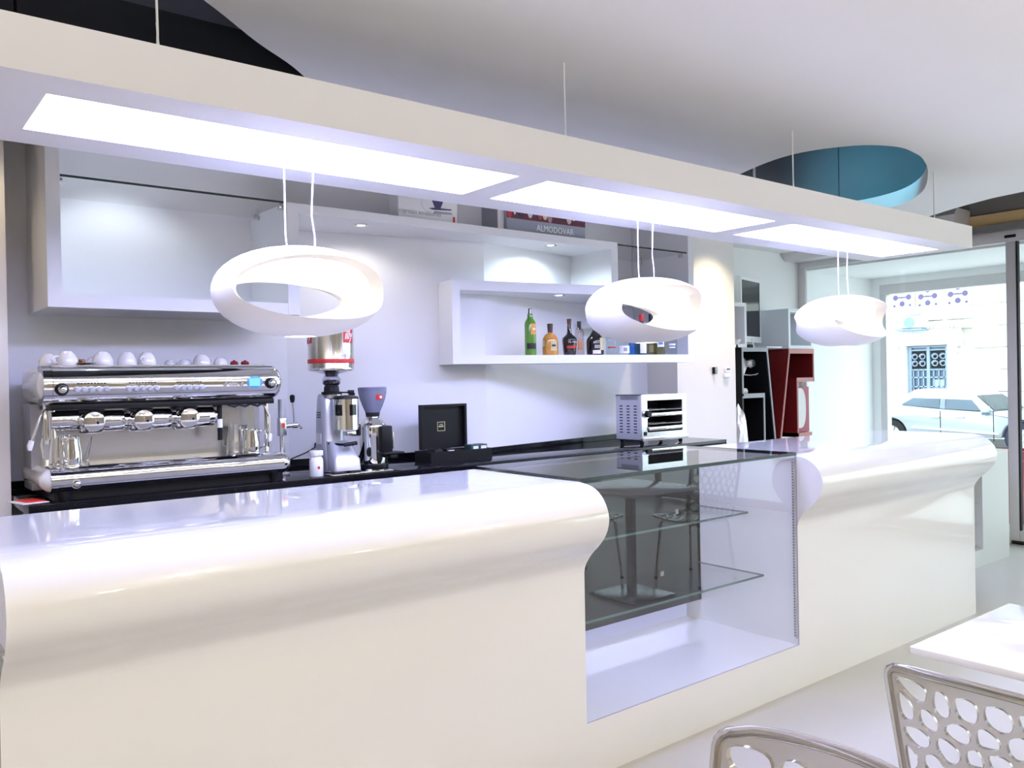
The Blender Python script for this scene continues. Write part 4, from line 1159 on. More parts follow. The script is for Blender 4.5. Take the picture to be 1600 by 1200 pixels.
for z in (tz0+.065, tz0+.16):
    b = B(); b.box(tx0+.058, tx1-.045, ty0-.012, ty0+.004, z, z+.028, .004); b.tube([(tx0+.06, ty0, z+.045), (tx1-.05, ty0, z+.045)], .003, 6); b.tube([(tx0+.06, ty0+.08, z+.045), (tx1-.05, ty0+.08, z+.045)], .003, 6); b.tube([(tx0+.06, ty0+.15, z+.045), (tx1-.05, ty0+.15, z+.045)], .003, 6)
    tr_ = obj('rack_tray', b, M['chrome'], t)
    b = B(); b.box(tx0+.056, tx1-.044, ty0+.002, ty0+.19, z+.012, z+.018); obj('tray_plate', b, M['steel'], tr_)
b = B(); b.cyl((tx0+.045, ty0, tz0+.18), (tx0+.045, ty0-.03, tz0+.18), .026, .022, 20); kn = obj('timer_knob', b, M['black'], t); b = B(); b.cyl((tx0+.045, ty0-.002, tz0+.18), (tx0+.045, ty0-.008, tz0+.18), .029, n=24); obj('knob_ring', b, M['chrome'], kn)
b = B(); b.box(tx0+.02, tx0+.044, ty0-.006, ty0, tz0+.035, tz0+.06, .002); obj('switch', b, M['black'], t)
b = B(); b.box(tx0-.006, tx1+.004, ty0-.014, ty0+.005, tz0-.004, tz0+.03, .002); obj('crumb_tray', b, M['steel'], t)
for x in (tx0+.03, tx1-.03):
    for y in (ty0+.03, ty1-.03):
        b = B(); b.cyl((x, y, WZ+.0005), (x, y, tz0), .013, .016, 14); obj('foot', b, M['black'], t)

# ---- controls on the right pillar
for px, py, w_, h_, lab, m_ in ((1115, 579, .036, .055, 'small grey square wall thermostat on the cream pillar', M['zinc']), (1134, 579, .056, .042, 'white wall controller with a dark display on the cream pillar', M['white'])):
    p = at(1, 4.283, px, py)
    t = thing('wall_control', lab, 'wall control', p, 0, None, True)
    b = B(); b.box(-w_/2, w_/2, -.025, 0, -h_/2, h_/2, .003); obj('housing', b, M['white'] if m_ is M['white'] else M['black'], t)
    if m_ is M['white']:
        b = B(); b.box(-w_/2+.006, w_/2-.006, -.027, -.0255, .006, h_/2-.004); obj('display', b, M['blackgl'], t)
        b = B(); b.box(-w_/2-.012, w_/2-.003, -.024, 0, -h_/2-.035, -h_/2-.001, .003); obj('lower_housing', b, M['white'], t)
    else:
        b = B(); b.box(-w_/2+.005, w_/2-.002, -.028, -.025, -h_/2+.004, h_/2-.004, .001); f = obj('face_plate', b, M['greyedge'], t); b = B(); b.cyl((.002, -.0295, 0), (.002, -.028, 0), .006, n=12); obj('green_lamp', b, mat('green_lamp', (.05, .4, .2), .3, noise=.05), f)
# ================================================================ FAR CORNER: display furniture in front of the rear wall
FY = 4.55
def fx(px): return slope(px, 600)*FY
def fz(px, py): return at(1, FY, px, py).z
bl0, bl1, bl2 = fx(1160.5), fx(1200.5), fx(1213)
zt = fz(1165, 543)
bk = thing('black_shelf', 'black display shelf with pale grey edges and slanting side, beside the cream pillar', 'shelf', (bl0+.2, FY+.2, 0))
def slab(b, poly, y0=FY, y1=FY+.42): b.prism(poly, 'Y', y0, y1)
T = .022
zs = fz(1170, 615)
xs = fx(1195)
wcol = M['blackgl']
b = B(); b.box(bl0, bl1+.02, FY+.008, FY+.42, zt-.03, zt); obj('top_board', b, M['black'], bk)
b = B(); b.box(bl0, bl0+T, FY+.008, FY+.42, .0, zt-.03); obj('side_board', b, M['black'], bk)
x_bot = bl1 + (bl2-bl1)*zt/(zt-.78)
xk = bl1 + (x_bot-bl1)*(zt-.8)/zt
b = B(); b.prism([(bl1-T, zt-.03), (bl1+.004, zt-.03), (xk, .8), (xk, 0), (xk-T, 0), (xk-T, .8)], 'Y', FY+.008, FY+.42); obj('slanted_side', b, M['black'], bk)
b = B(); b.box(bl0+T, xs, FY+.008, FY+.40, zs-.035, zs); b.box(xs-T, xs, FY+.008, FY+.40, 0, zs-.035); obj('inner_step', b, M['black'], bk)
b = B(); b.prism([(bl0, 0), (bl0, zt), (bl1, zt), (xk, .8), (xk, 0)], 'Y', FY+.40, FY+.42); obj('back_board', b, M['black'], bk)
b = B(); b.box(bl0, bl1+.004, FY, FY+.008, zt-.035, zt); b.box(bl0, bl0+.016, FY, FY+.008, zs-.02, zt-.035); b.prism([(bl1-.014, zt-.035), (bl1+.004, zt-.035), (xk, .8), (xk, 0), (xk-.018, 0), (xk-.018, .8)], 'Y', FY, FY+.008); b.box(bl0, xs, FY, FY+.008, zs-.04, zs); b.box(xs-.018, xs, FY, FY+.008, 0, zs-.04)
obj('edge_trim', b, M['greyedge'], bk, 0)

r0, r1, r0b = fx(1233.5), fx(1272.5), fx(1216.5)
zr = fz(1250, 545)
rd = thing('red_shelf', 'dark red display shelf with pale red edges, nearest the street window', 'shelf', (r0+.2, FY+.2, 0))
xb = r0 - (r0-r0b)*zr/(zr-.80)
xq = r0 + (xb-r0)*(zr-.8)/zr
zc1, zc2 = fz(1255, 590), fz(1255, 676)
xc0, xc1 = fx(1245.5), fx(1266)
b = B(); b.box(r0, r1, FY+.008, FY+.45, zr-.03, zr); obj('top_board', b, M['redlac'], rd)
b = B(); b.prism([(r0, zr-.03), (r0+T, zr-.03), (xq+T, .8), (xq+T, 0), (xq, 0), (xq, .8)], 'Y', FY+.008, FY+.45); obj('slanted_side', b, M['redlac'], rd)
b = B(); b.box(r1-T, r1, FY+.008, FY+.45, zc1-.03, zr-.03); obj('side_board', b, M['redlac'], rd)
b = B(); b.box(xc0, r1, FY+.008, FY+.45, zc1-.035, zc1); obj('middle_board', b, M['redlac'], rd)
b = B(); b.box(xc0, xc0+T, FY+.008, FY+.45, zc2-.035, zc1-.035); b.box(xc0, xc1+.02, FY+.008, FY+.45, zc2-.04, zc2); obj('inner_step', b, M['redlac'], rd)
b = B(); b.prism([(xq, 0), (xq, .8), (r0, zr), (r1, zr), (r1, zc1-.03), (xc0+.02, zc1-.03), (xc0+.02, zc2), (xc1+.02, zc2), (xc1+.02, 0)], 'Y', FY+.43, FY+.45); obj('back_board', b, M['redlac'], rd)
b = B(); b.box(r0, r1, FY, FY+.008, zr-.045, zr); b.prism([(r0, zr-.045), (r0+.018, zr-.045), (xq+.018, .8), (xq+.018, 0), (xq, 0), (xq, .8)], 'Y', FY, FY+.008); b.box(r1-.014, r1, FY, FY+.008, zc1-.035, zr-.045); b.box(xc0, r1, FY, FY+.008, zc1-.04, zc1); b.box(xc0, xc0+.018, FY, FY+.008, zc2-.04, zc1-.04); b.box(xc0, xc1+.02, FY, FY+.008, zc2-.045, zc2)
obj('edge_trim', b, M['rededge'], rd, 0)
# capsule machine carton in the red shelf
t = thing('display_carton', 'dark pink carton with a rounded clear window standing in the red shelf', 'carton', ((xc0+r1)/2, FY+.2, zc2))
b = B(); b.box(xc0+T+.004, r1-.004, FY+.06, FY+.36, zc2+.001, zc1-.09); obj('carton', b, mat('rose_card', (.40, .06, .10), .5, noise=.05), t)
cx, hw, hz = xc0+T+.085, .105, (zc1-zc2)/2-.07
b = B(); b.prism([(cx-hw*.8+0*k, 0) if False else (cx+hw*math.copysign(abs(math.cos(2*PI*k/40))**.7, math.cos(2*PI*k/40)), (zc1+zc2)/2-.03+hz*math.copysign(abs(math.sin(2*PI*k/40))**.8, math.sin(2*PI*k/40))) for k in range(40)], 'Y', FY+.045, FY+.06); obj('window', b, M['paper'], t)
# white cubes and screen on top
t = thing('display_cube', 'white open display cube standing on the black shelf against the pillar', 'display cube', (bl0-.05, FY+.2, zt))
def cube(t, x0, x1, z0, z1, y0, y1):
    b = B(); b.box(x0, x1, y0, y1, z1-.035, z1); obj('top_board', b, M['unit'], t)
    b = B(); b.box(x0, x0+.03, y0, y1, z0+.03, z1-.035); obj('side_board', b, M['unit'], t)
    b = B(); b.box(x1-.03, x1, y0, y1, z0+.03, z1-.035); obj('side_board', b, M['unit'], t)
    b = B(); b.box(x0, x1, y0, y1, z0, z0+.03); obj('bottom_board', b, M['unit'], t)
    b = B(); b.box(x0+.03, x1-.03, y1-.02, y1, z0+.03, z1-.035); obj('back_board', b, M['unit'], t)
zc = fz(1172, 473)
cube(t, fx(1172.5)-.48, fx(1172.5), zt+.002, zc, FY+.03, FY+.38)
t = thing('display_cube', 'white open display cube on the red shelf, at the window frame', 'display cube', (r0+.05, FY+.2, zr))
zc = fz(1240, 482)
cube(t, fx(1236.5), fx(1236.5)+.40, zr+.002, zc, FY+.02, FY+.44)
# computer screen, turned a little
p0 = at(1, FY+.10, 1159, 532)
p1z = at(1, FY+.10, 1159, 431).z
a_ = R(15)
t = thing('computer_screen', 'white all-in-one computer screen with black display on top of the black shelf', 'computer', (p0.x, FY+.10, zt+.001), a_, None, True)
zb = fz(1185, 537)-zt+.02
Hh, Ww = p1z-zt, .50
b = B(); b.plate([(0, zb), (Ww, zb), (Ww, Hh), (0, Hh)], [[(.022, zb+.055), (Ww-.022, zb+.055), (Ww-.022, Hh-.03), (.022, Hh-.03)]], 'Y', 0, .04); obj('bezel', b, M['white'], t, 0)
b = B(); b.box(.02, Ww-.02, .006, .035, zb+.05, Hh-.028); obj('display', b, M['blackgl'], t, 0)
b = B(); b.box(.16, Ww-.16, .04, .06, 0.004, zb+.12); b.box(.14, Ww-.14, .0, .14, 0, .006); obj('stand', b, M['alu'], t)
b = B(); b.cyl((Ww/2, -.001, zb+.027), (Ww/2, .001, zb+.027), .01, n=12); obj('maker_mark', b, M['greyedge'], t)
p = at(1, FY+.05, 1218, 546)
t = thing('laptop', 'flat white slab lying across the tops of the black and red shelves', 'tray', (fx(1202), FY+.02, zt), 0, None, True)
b = B(); b.box(0, .24, 0, .26, .001, .016, .003); obj('slab_body', b, M['white'], t); b = B(); b.box(.0, .24, .255, .26, .016, .02); obj('slab_rim', b, M['white'], t)
t['label'] = 'flat white tray lying on the black shelf, reaching towards the red shelf'; t.name = 'tray'
t = thing('figurine', 'small white and black ornament before the computer screen', 'ornament', (fx(1181), FY+.05, zt), 0, None, True)
b = B(); b.lathe([(0, .001), (.02, .001), (.014, .03), (.004, .06), (0, .062)], (.03, 0, 0), 14); obj('white_cone', b, M['white'], t); b = B(); b.box(-.06, .015, -.02, .03, .001, .03, .005); obj('black_block', b, M['rubber'], t)
t = thing('small_cup', 'small white cup with a dark foot at the left end of the black shelf top', 'cup', (fx(1157), FY+.04, zt), 0, None, True)
b = B(); b.lathe([(0, .03), (.02, .03), (.04, .05), (.045, .07), (.04, .07), (.018, .036), (0, .036)], n=20); obj('bowl', b, M['porcelain'], t); b = B(); b.lathe([(0, .001), (.02, .001), (.012, .03), (0, .03)], n=16); obj('foot', b, M['black'], t)
# white espresso maker in the black shelf
t = thing('espresso_maker', 'white compact espresso maker on the inner step of the black shelf', 'coffee maker', (bl0+.10, FY+.10, zs))
X0 = bl0+.055
b = B(); b.add(loft([(zs+.16, X0, X0+.06, FY+.06, FY+.2, .02), (zs+.25, X0, X0+.10, FY+.05, FY+.24, .02), (zs+.34, X0, X0+.075, FY+.08, FY+.26, .02)])); b.add(loft([(zs+.002, X0, X0+.04, FY+.15, FY+.26, .015), (zs+.20, X0, X0+.04, FY+.15, FY+.26, .015)])); obj('maker_body', b, M['white'], t)
b = B(); b.lathe([(0, zs+.001), (.11, zs+.001), (.115, zs+.02), (.10, zs+.045), (.06, zs+.05), (0, zs+.05)], (X0+.06, FY+.14, 0), 24, sx=.8, sy=.8); obj('drip_base', b, M['white'], t)
b = B(); b.lathe([(.03, -.05), (.045, -.02), (.03, .04), (.05, .05)], (X0+.10, FY+.04, zs+.27), 14, 'Y'); obj('brew_head', b, M['steel'], t)
b = B(); b.tube([(X0+.03, FY+.05, zs+.17), (X0+.10, FY+.04, zs+.165), (X0+.17, FY+.02, zs+.17), (X0+.185, FY+.01, zs+.18)], .007, 8); obj('filter_handle', b, M['steel'], t)
# little white tag on the red shelf side
p = at(1, FY+.02, 1211, 647)
t = thing('price_tag', 'tiny white tag fixed between the black and red shelves', 'tag', (p.x, FY+.05, p.z), 0, None, True)
b = B(); b.box(-.012, .022, 0, .01, -.016, .016, .001); obj('card', b, M['paper'], t); b = B(); b.box(-.02, -.012, .0, .01, -.004, .004); obj('clip', b, M['steel'], t)
# crumpled silver bag seen past the pillar
t = thing('foil_bag', 'crumpled silver foil bag just showing past the cream pillar', 'bag', (fx(1150), 4.40, 0))
b = B()
tt = bmesh.new(); bmesh.ops.create_icosphere(tt, subdivisions=3, radius=1)
rg = random.Random(5)
for v in tt.verts:
    k = 1+rg.uniform(-.16, .16); v.co = Vector((v.co.x*.10*k, v.co.y*.09*k, (v.co.z*.30*k)))
b.add(tt, Matrix.Translation((slope(1149, 665)*4.40, 4.40, .93))); obj('bag_body', b, mat('silver_foil', (.70, .68, .70), .3, .6, noise=.1, nscale=10), t, 5)
b = B(); b.cyl((slope(1149, 665)*4.40, 4.40, 0), (slope(1149, 665)*4.40, 4.40, .68), .09, .08, 20); obj('bag_stand', b, M['white'], t)

# ================================================================ WHITE DISPLAY COUNTER NEAR THE WINDOW
dcx0, dcx1, dcy0, dcy1, dz = 5.75, 7.318, 2.81, 3.15, .862
t = thing('display_counter', 'low white display counter with a glass-shelved opening, beyond the end of the bar', 'counter', (6.5, 2.98, 0))
b = B(); b.plate([(dcx0, .0), (dcx1, .0), (dcx1, dz), (dcx0, dz)], [[(5.95, .126), (6.838, .126), (6.838, .69), (5.95, .69)]], 'Y', dcy0, dcy1); obj('counter_body', b, M['lowbox'], t, 0)
for z in (.31, .47):
    b = B(); b.box(5.952, 6.836, dcy0+.02, dcy1-.02, z, z+.008); obj('glass_shelf', b, M['glass'], t, 0)
b = B(); b.box(6.833, 6.8375, dcy0+.0, dcy0+.006, .127, .689); obj('edge_profile', b, M['alu'], t)
t = thing('small_dish', 'small white dish standing in the opening of the low display counter', 'dish', (6.79, 2.9, .1265), 0, None, True)
b = B(); b.lathe([(0, .001), (.03, .001), (.05, .025), (.052, .03), (.03, .008), (0, .008)], n=24); obj('dish_body', b, M['porcelain'], t); b = B(); b.sphere((0, 0, .022), .016); obj('dish_ball', b, M['steel'], t)

# ================================================================ RED PLANTERS IN THE PORCH
redp = mat('rose_red_plastic', (.42, .07, .10), .35, noise=.03)
prof_p = [(0, .001), (.19, .001), (.185, .05), (.14, .30), (.125, .42), (.15, .60), (.215, .85), (.235, .92), (.22, .93), (.20, .86), (.13, .6), (0, .58)]
pl = thing('planter', 'waisted rose-red planter standing in the porch behind the glass door post', 'planter', (9.12, 3.44, -.02), 0, None, True)
b = B(); b.lathe([(r*.82, z*.78) for r, z in prof_p], n=36); obj('planter_body', b, redp, pl, 40)
b = B(); b.lathe([(0, .655), (.15, .655), (.155, .66), (0, .665)], n=28); obj('planter_soil', b, M['rubber'], pl)
b = B(); b.lathe([(.168, .62), (.176, .624), (.176, .63), (.170, .634)], n=36); obj('rim_line', b, M['rededge'], pl)

# ================================================================ TABLES AND LACE CHAIRS
def make_table(label, x0, x1, y0, y1, grp=None):
    t = thing('cafe_table', label, 'table', ((x0+x1)/2, (y0+y1)/2, 0), 0, grp, True)
    hx_, hy_ = (x1-x0)/2, (y1-y0)/2
    b = B(); b.box(-hx_, hx_, -hy_, hy_, .728, .75, .004); obj('tabletop', b, M['lacq'], t)
    b = B(); b.cyl((0, 0, .018), (0, 0, .72), .035, n=24); b.box(-.14, .14, -.14, .14, .715, .727); obj('table_column', b, M['steel'], t)
    b = B(); b.box(-.21, .21, -.21, .21, 0.001, .016, .003); obj('table_foot', b, M['steel'], t)
    return t
T1 = make_table('square white cafe table with a thin glossy top beside the lace-backed chair', 2.266, 2.92, .475, 1.127, 'white cafe tables')
dup(T1, (4.21, .56, 0), 0, 'white cafe table seen only as a reflection in the display case glass')

poly_m = mat('smoked_polycarbonate', (.70, .655, .59), .12, trans=.85, ior=1.3, noise=.04, nscale=6, coat=.3)
def clip_cell(poly, a, b_):
    """keep the side of poly nearer to a than b"""
    mx_, my_ = (a[0]+b_[0])/2, (a[1]+b_[1])/2
    dx, dy = b_[0]-a[0], b_[1]-a[1]
    f = lambda p: (p[0]-mx_)*dx+(p[1]-my_)*dy
    out = []
    for i in range(len(poly)):
        p, q_ = poly[i], poly[(i+1) % len(poly)]
        fp, fq = f(p), f(q_)
        if fp <= 0: out.append(p)
        if (fp < 0 < fq) or (fq < 0 < fp):
            s_ = fp/(fp-fq); out.append((p[0]+(q_[0]-p[0])*s_, p[1]+(q_[1]-p[1])*s_))
    return out
def lace_panel(W_, H_, seed, nx, ny, margin=.022):
    rg = random.Random(seed)
    seeds = []
    for j in range(ny):
        for i in range(nx):
            seeds.append((-W_/2+margin+(i+.5+(.25 if j % 2 else -.25)+rg.uniform(-.22, .22))*(W_-2*margin)/nx, margin+(j+.5+rg.uniform(-.22, .22))*(H_-2*margin)/ny))
    rect = [(-W_/2+margin*.55, margin*.55), (W_/2-margin*.55, margin*.55), (W_/2-margin*.55, H_-margin*.55), (-W_/2+margin*.55, H_-margin*.55)]
    holes = []
    for i, s_ in enumerate(seeds):
        c = rect
        for j, o in enumerate(seeds):
            if i != j and (s_[0]-o[0])**2+(s_[1]-o[1])**2 < .03: c = clip_cell(c, s_, o)
            if len(c) < 3: break
        if len(c) < 3: continue
        cx_, cy_ = sum(p[0] for p in c)/len(c), sum(p[1] for p in c)/len(c)
        rmin = min(math.hypot(p[0]-cx_, p[1]-cy_) for p in c)
        if rmin < .010: continue
        k = max(.0, 1-.0062/rmin) if rmin > .010 else .3
        pts = [(cx_+(p[0]-cx_)*k*.98, cy_+(p[1]-cy_)*k*.98) for p in c]
        # leaf shapes: one rounding pass that keeps two opposite tips
        tip = max(range(len(pts)), key=lambda q_: math.hypot(pts[q_][0]-cx_, pts[q_][1]-cy_))
        for it in range(2):
            nw = []
            L_ = len(pts)
            for a in range(L_):
                p, q_ = pts[a], pts[(a+1) % L_]
                nw += [(p[0]*.75+q_[0]*.25, p[1]*.75+q_[1]*.25), (p[0]*.25+q_[0]*.75, p[1]*.25+q_[1]*.75)]
            pts = nw
        ar = abs(sum(pts[a][0]*pts[(a+1) % len(pts)][1]-pts[(a+1) % len(pts)][0]*pts[a][1] for a in range(len(pts))))/2
        if ar > 6e-5: holes.append(pts)
    return holes
def panel_outline(W_, H_, arch, r=.03, n=10):
    pts = []
    for k in range(n+1): pts.append((-W_/2+W_*k/n*1.0, 0))
    m = 12
    for k in range(1, m): pts.append((W_/2, H_*k/m*.96))
    for k in range(5): a = R(k*22.5); pts.append((W_/2-r+r*math.cos(a), H_-r+r*math.sin(a)))
    for k in range(1, 14):
        x = W_/2-r-(W_-2*r)*k/14; pts.append((x, H_+arch*(1-(2*x/W_)**2)))
    for k in range(5): a = R(90+k*22.5); pts.append((-W_/2+r+r*math.cos(a), H_-r+r*math.sin(a)))
    for k in range(m-1, 0, -1): pts.append((-W_/2, H_*k/m*.96))
    return pts
def lace_mesh(W_, H_, seed, nx, ny, arch, bend, th=.012):
    b = B(); b.plate(panel_outline(W_, H_, arch), lace_panel(W_, H_, seed, nx, ny), 'Y', 0, th)
    for v in b.bm.verts: v.co = bend(v.co.x, v.co.y, v.co.z)
    bmesh.ops.recalc_face_normals(b.bm, faces=list(b.bm.faces))
    return b
def make_chair(name, label, loc, rz, seed, nx=7, ny=7, W_=.45, arch=.012):
    """local frame: sitter faces -Y, so the outer face of the back looks along +Y"""
    t = thing(name, label, 'chair', loc, rz, None, True)
    def bend_back(x, y, z):      # z 0..H measured up the back
        H_ = .40
        lean = .16*(z/H_)**1.0*.55
        return Vector((x*(1-.06*(1-z/H_)), .20+lean+y-.10*(x/.225)**2*.35, .455+z))
    b = lace_mesh(W_, .40, seed, nx, ny, arch, bend_back); obj('backrest', b, poly_m, t, 40)
    # raised rim round the back
    ol = panel_outline(W_, .40, arch)
    b = B(); pts = [bend_back(x, .006, z) for x, z in ol[10:]] ; b.tube(pts, .0105, 8); obj('backrest_rim', b, poly_m, t, 60)
    def bend_seat(x, y, z):
        return Vector((x, .215-z, .445+y+.02*(x/.22)**2-.012*math.sin(PI*z/.42)))
    b = lace_mesh(W_, .43, seed+9, 7, 7, 0, bend_seat, .014); obj('seat', b, poly_m, t, 40)
    for sx_l in (-1, 1):
        for sy_l in (-1, 1):
            b = B(); b.tube([(sx_l*.16, sy_l*.15, .443), (sx_l*.175, sy_l*.165, .42), (sx_l*.205, sy_l*.20, .012)], .010, 10); lg = obj('leg', b, M['chrome'], t)
            b = B(); b.cyl((sx_l*.205, sy_l*.20, .001), (sx_l*.205, sy_l*.20, .018), .013, n=12); obj('foot', b, M['rubber'], lg)
    b = B(); b.box(-.17, .17, -.16, -.14, .425, .44); b.box(-.17, .17, .14, .16, .425, .44); obj('seat_frame', b, M['chrome'], t)
    return t
# chair A faces the table (+X): outer face of the back towards -X
chA = make_chair('lace_chair', 'smoked clear chair with lace-pattern back, drawn up to the white table', (2.085, .735, -.012), R(90), 11)
chB = make_chair('lace_chair', 'smoked clear lace-back chair at the bottom edge, only its rounded back corner showing', (.98, .74, 0), R(-90), 23, 6, 6, .46, .02)
def clone_chair(src, loc, rz, label): return dup(src, loc, rz, label)
clone_chair(chA, (4.30, -.02, 0), R(180), 'lace-back chair seen only as a reflection in the case glass, behind the reflected table')
clone_chair(chA, (4.88, .56, 0), R(-90), 'reflected lace-back chair at the right of the reflected table in the case glass')

# ================================================================ DINING AREA CEILING LIGHTS (unseen downlights and uplighters added for brightness)
k = 0
for x in (-.6, 1.6, 3.8):
    for y in (-2.6, -.4):
        k += 1
        t = thing('added_downlight', 'added unseen warm ceiling downlight behind the photographer, %s of the %s row' % (('first', 'second', 'third')[int((x+.7)/2.2)], 'far' if y < -1 else 'near'), 'ceiling light', (x, y, CEIL), 0, 'added warm downlights over the tables', True)
        b = B(); b.lathe([(.085, -.001), (.115, -.006), (.12, -.002), (.115, 0), (.085, 0)], n=32); obj('trim_ring', b, M['steel'], t)
        b = B(); b.cyl((0, 0, -.003), (0, 0, -.0005), .085, n=28); obj('lens', b, M['warmlens'], t)
        area_light('added_dining_lamp', (x, y, CEIL-.012), .17, DINING_W, WARM)  # added lamp, out of view, for warm light on the counter front
for x, y, lab, pw in ((.36, 3.98, 'warm wall-washing spotlight beside the left pillar', WASH_W), (5.44, 3.84, 'warm wall-washing spotlight before the right pillar', WASH_W*4.5)):
    t = thing('wall_washer', lab, 'spotlight', (x, y, CEIL+.08), 0, None, True)
    b = B(); b.cyl((0, 0, -.09), (0, .02, .02), .045, n=24); obj('lamp_can', b, M['white'], t)
    b = B(); b.cyl((0, 0, .02), (0, 0, .32), .01, n=10); obj('lamp_stem', b, M['white'], t)
    spot_light('washer_lamp', (x, y, CEIL-.02), pw, (1, .82, .58), 85, 1.0, (R(20), 0, 0), .03)

for x, y, lab in ((5.6, -1.6, 'added unseen fill uplighter on the street side of the dining area, behind the photographer'), (2.4, -1.9, 'added unseen fill uplighter in the middle of the dining area, behind the photographer'), (-1.2, -.6, 'added unseen fill uplighter at the inner end of the dining area, behind the photographer')):  # uplighters added out of view to brighten the ceiling by bounce
    t = thing('fill_uplighter', lab, 'fill lamp', (x, y, 0), 0, None, True)
    b = B(); b.lathe([(0, .001), (.15, .001), (.15, .012), (.02, .03), (.014, .05), (.014, 1.72), (0, 1.72)], n=32); obj('lamp_stand', b, M['white'], t)
    b = B(); b.lathe([(.014, 1.70), (.05, 1.71), (.17, 1.80), (.19, 1.84), (.185, 1.84), (.16, 1.805), (.05, 1.73), (0, 1.725)], n=40); obj('lamp_bowl', b, M['white'], t)
    b = B(); b.cyl((0, 0, 1.80), (0, 0, 1.806), .13, n=32); obj('lamp_disc', b, M['bulb2'], t)
    area_light('fill_uplight', (x, y, 1.815), .24, FILL_UPLIGHT_W, (1, .94, .85), (PI, 0, 0))

# ================================================================ STREET: building and parked car
BXX = 22.0
bd = thing('street_building', 'pale stone building with a grilled window across the street', 'building', (BXX, 10, -.1))
stone = [mat('pale_stone', c, .85, noise=.05, nscale=3, bump=.1) for c in ((.80, .77, .68), (.84, .81, .73), (.82, .78, .66))]
def bp(px, py):
    p = at(0, BXX, px, py); return p.y, p.z
yl, yr = 11.6, 5.5
b = B(); b.box(BXX+.1, BXX+.6, 3, 18, -.1, 8); obj('wall', b, mat('stone_joint', (.70, .67, .60), .9, noise=.05), bd)
wy1, wz1 = bp(1418, 542); wy0, wz0 = bp(1483, 615)
d1y, d1z = bp(1452, 463)
ups = [bp(1410, 465), bp(1450, 463), bp(1497, 459)]
blk = None
rows = 9
rh = .54
rg = random.Random(9)
nblk = 0
for r_ in range(rows):
    z0 = -.1+r_*rh
    y = 4.0+(r_ % 2)*.5
    while y < 13:
        wdt = 1.05
        ok = not (y+wdt > wy0-.25 and y < wy1+.25 and z0+rh > wz0-.2 and z0 < wz1+.62)
        ok = ok and not any(abs(y+wdt/2-u_[0]) < .72 and z0+rh > u_[1]-.45 and z0 < u_[1]+.5 for u_ in ups)
        if ok:
            if blk is None:
                b = B(); b.box(-wdt/2+.012, wdt/2-.012, -.07, .0, .01, rh-.01); b.move(Matrix.Rotation(PI/2*-1, 4, 'Z'))
                # local: thickness along -X
                blk = [obj('stone_block', b, stone[0], bd, 0)]
                for s_ in stone[1:]:
                    me2 = blk[0].data.copy(); me2.materials.clear(); me2.materials.append(s_); o2 = bpy.data.objects.new('stone_block', me2); blk.append(o2)
                for v in blk[0].data.vertices: pass
                meshes = []
                base = bmesh.new(); bmesh.ops.create_cube(base, size=1)
                for v in base.verts: v.co = Vector((v.co.x*.09, v.co.y*(wdt-.024), v.co.z*(rh-.02)))
                for s_ in stone:
                    me2 = bpy.data.meshes.new('stone_block'); base.to_mesh(me2); me2.materials.append(s_); meshes.append(me2)
                base.free()
                for o2 in blk: bpy.data.objects.remove(o2)
            o2 = bpy.data.objects.new('stone_block', meshes[rg.randrange(3)]); COL.objects.link(o2); o2.parent = bd
            o2.location = Vector((BXX+.06+rg.uniform(-.008, .008), y+wdt/2, z0+rh/2))-WORLD[bd]
            nblk += 1
        y += wdt
# grilled window
wn = B(); wn.box(BXX+.08, BXX+.10, wy0, wy1, wz0-.3, wz1); win = obj('window', wn, mat('blue_grey_glass', (.12, .17, .25), .2, noise=.3, nscale=3), bd, 0)
ironm = mat('blue_grey_iron', (.30, .38, .48), .5, noise=.08)
wm = (wy0+wy1)/2
b = B()
for k in range(9):
    y = wy0+(wy1-wy0)*k/8; b.box(BXX+.03, BXX+.055, y-.014, y+.014, wz0-.3, wz0+.62)
for z in (wz0-.1, wz0+.18, wz0+.42, wz0+.62, wz1-.10, wz1-.02): b.box(BXX+.03, BXX+.055, wy0, wy1, z-.018, z+.018)
b.box(BXX+.02, BXX+.06, wm-.04, wm+.04, wz0-.3, wz1); b.box(BXX+.02, BXX+.06, wy0-.0, wy0+.09, wz0-.3, wz1); b.box(BXX+.02, BXX+.06, wy1-.09, wy1, wz0-.3, wz1)
obj('window_grille', b, ironm, win, 0)
for c in (-1, 1):
    cy_ = wm+c*.26
    b = B(); b.box(BXX+.065, BXX+.078, cy_-.20, cy_+.20, wz0+.65, wz1-.12); obj('dark_panel', b, M['black'], win, 0)
    for oy in (-.10, .10):
        for oz in (.13, .31):
            b = B(); b.tube([(BXX+.045, cy_+oy+.085*math.cos(a*PI/5)*(1-a*.03), wz0+.65+oz+.08*math.sin(a*PI/5)*(1-a*.03)) for a in range(14)], .016, 6); obj('iron_scroll', b, ironm, win)
b = B(); b.box(BXX+.05, BXX+.075, wy0+.12, wy0+.42, wz0+.02, wz0+.36); obj('notice_sheet', b, mat('pale_blue_sheet', (.45, .60, .70), .6, noise=.03), win, 0)
lint = mat('carved_stone', (.86, .84, .78), .85, noise=.04, nscale=6, bump=.1)
b = B(); b.box(BXX-.12, BXX+.1, wy0-.30, wy1+.30, wz1+.02, wz1+.50); b.box(BXX-.20, BXX+.1, wy0-.34, wy1+.34, wz1+.50, wz1+.62); b.box(BXX-.10, BXX+.1, wy0-.16, wy0-.01, wz0-.3, wz1+.02); b.box(BXX-.10, BXX+.1, wy1+.01, wy1+.16, wz0-.3, wz1+.02); li = obj('lintel', b, lint, bd, 0)
for k in range(17):
    y = wy0-.28+k*(wy1-wy0+.56)/16
    b = B(); b.sphere((BXX-.19, y, wz1+.47), .045, u=10, v=8); obj('carved_bead', b, lint, li)
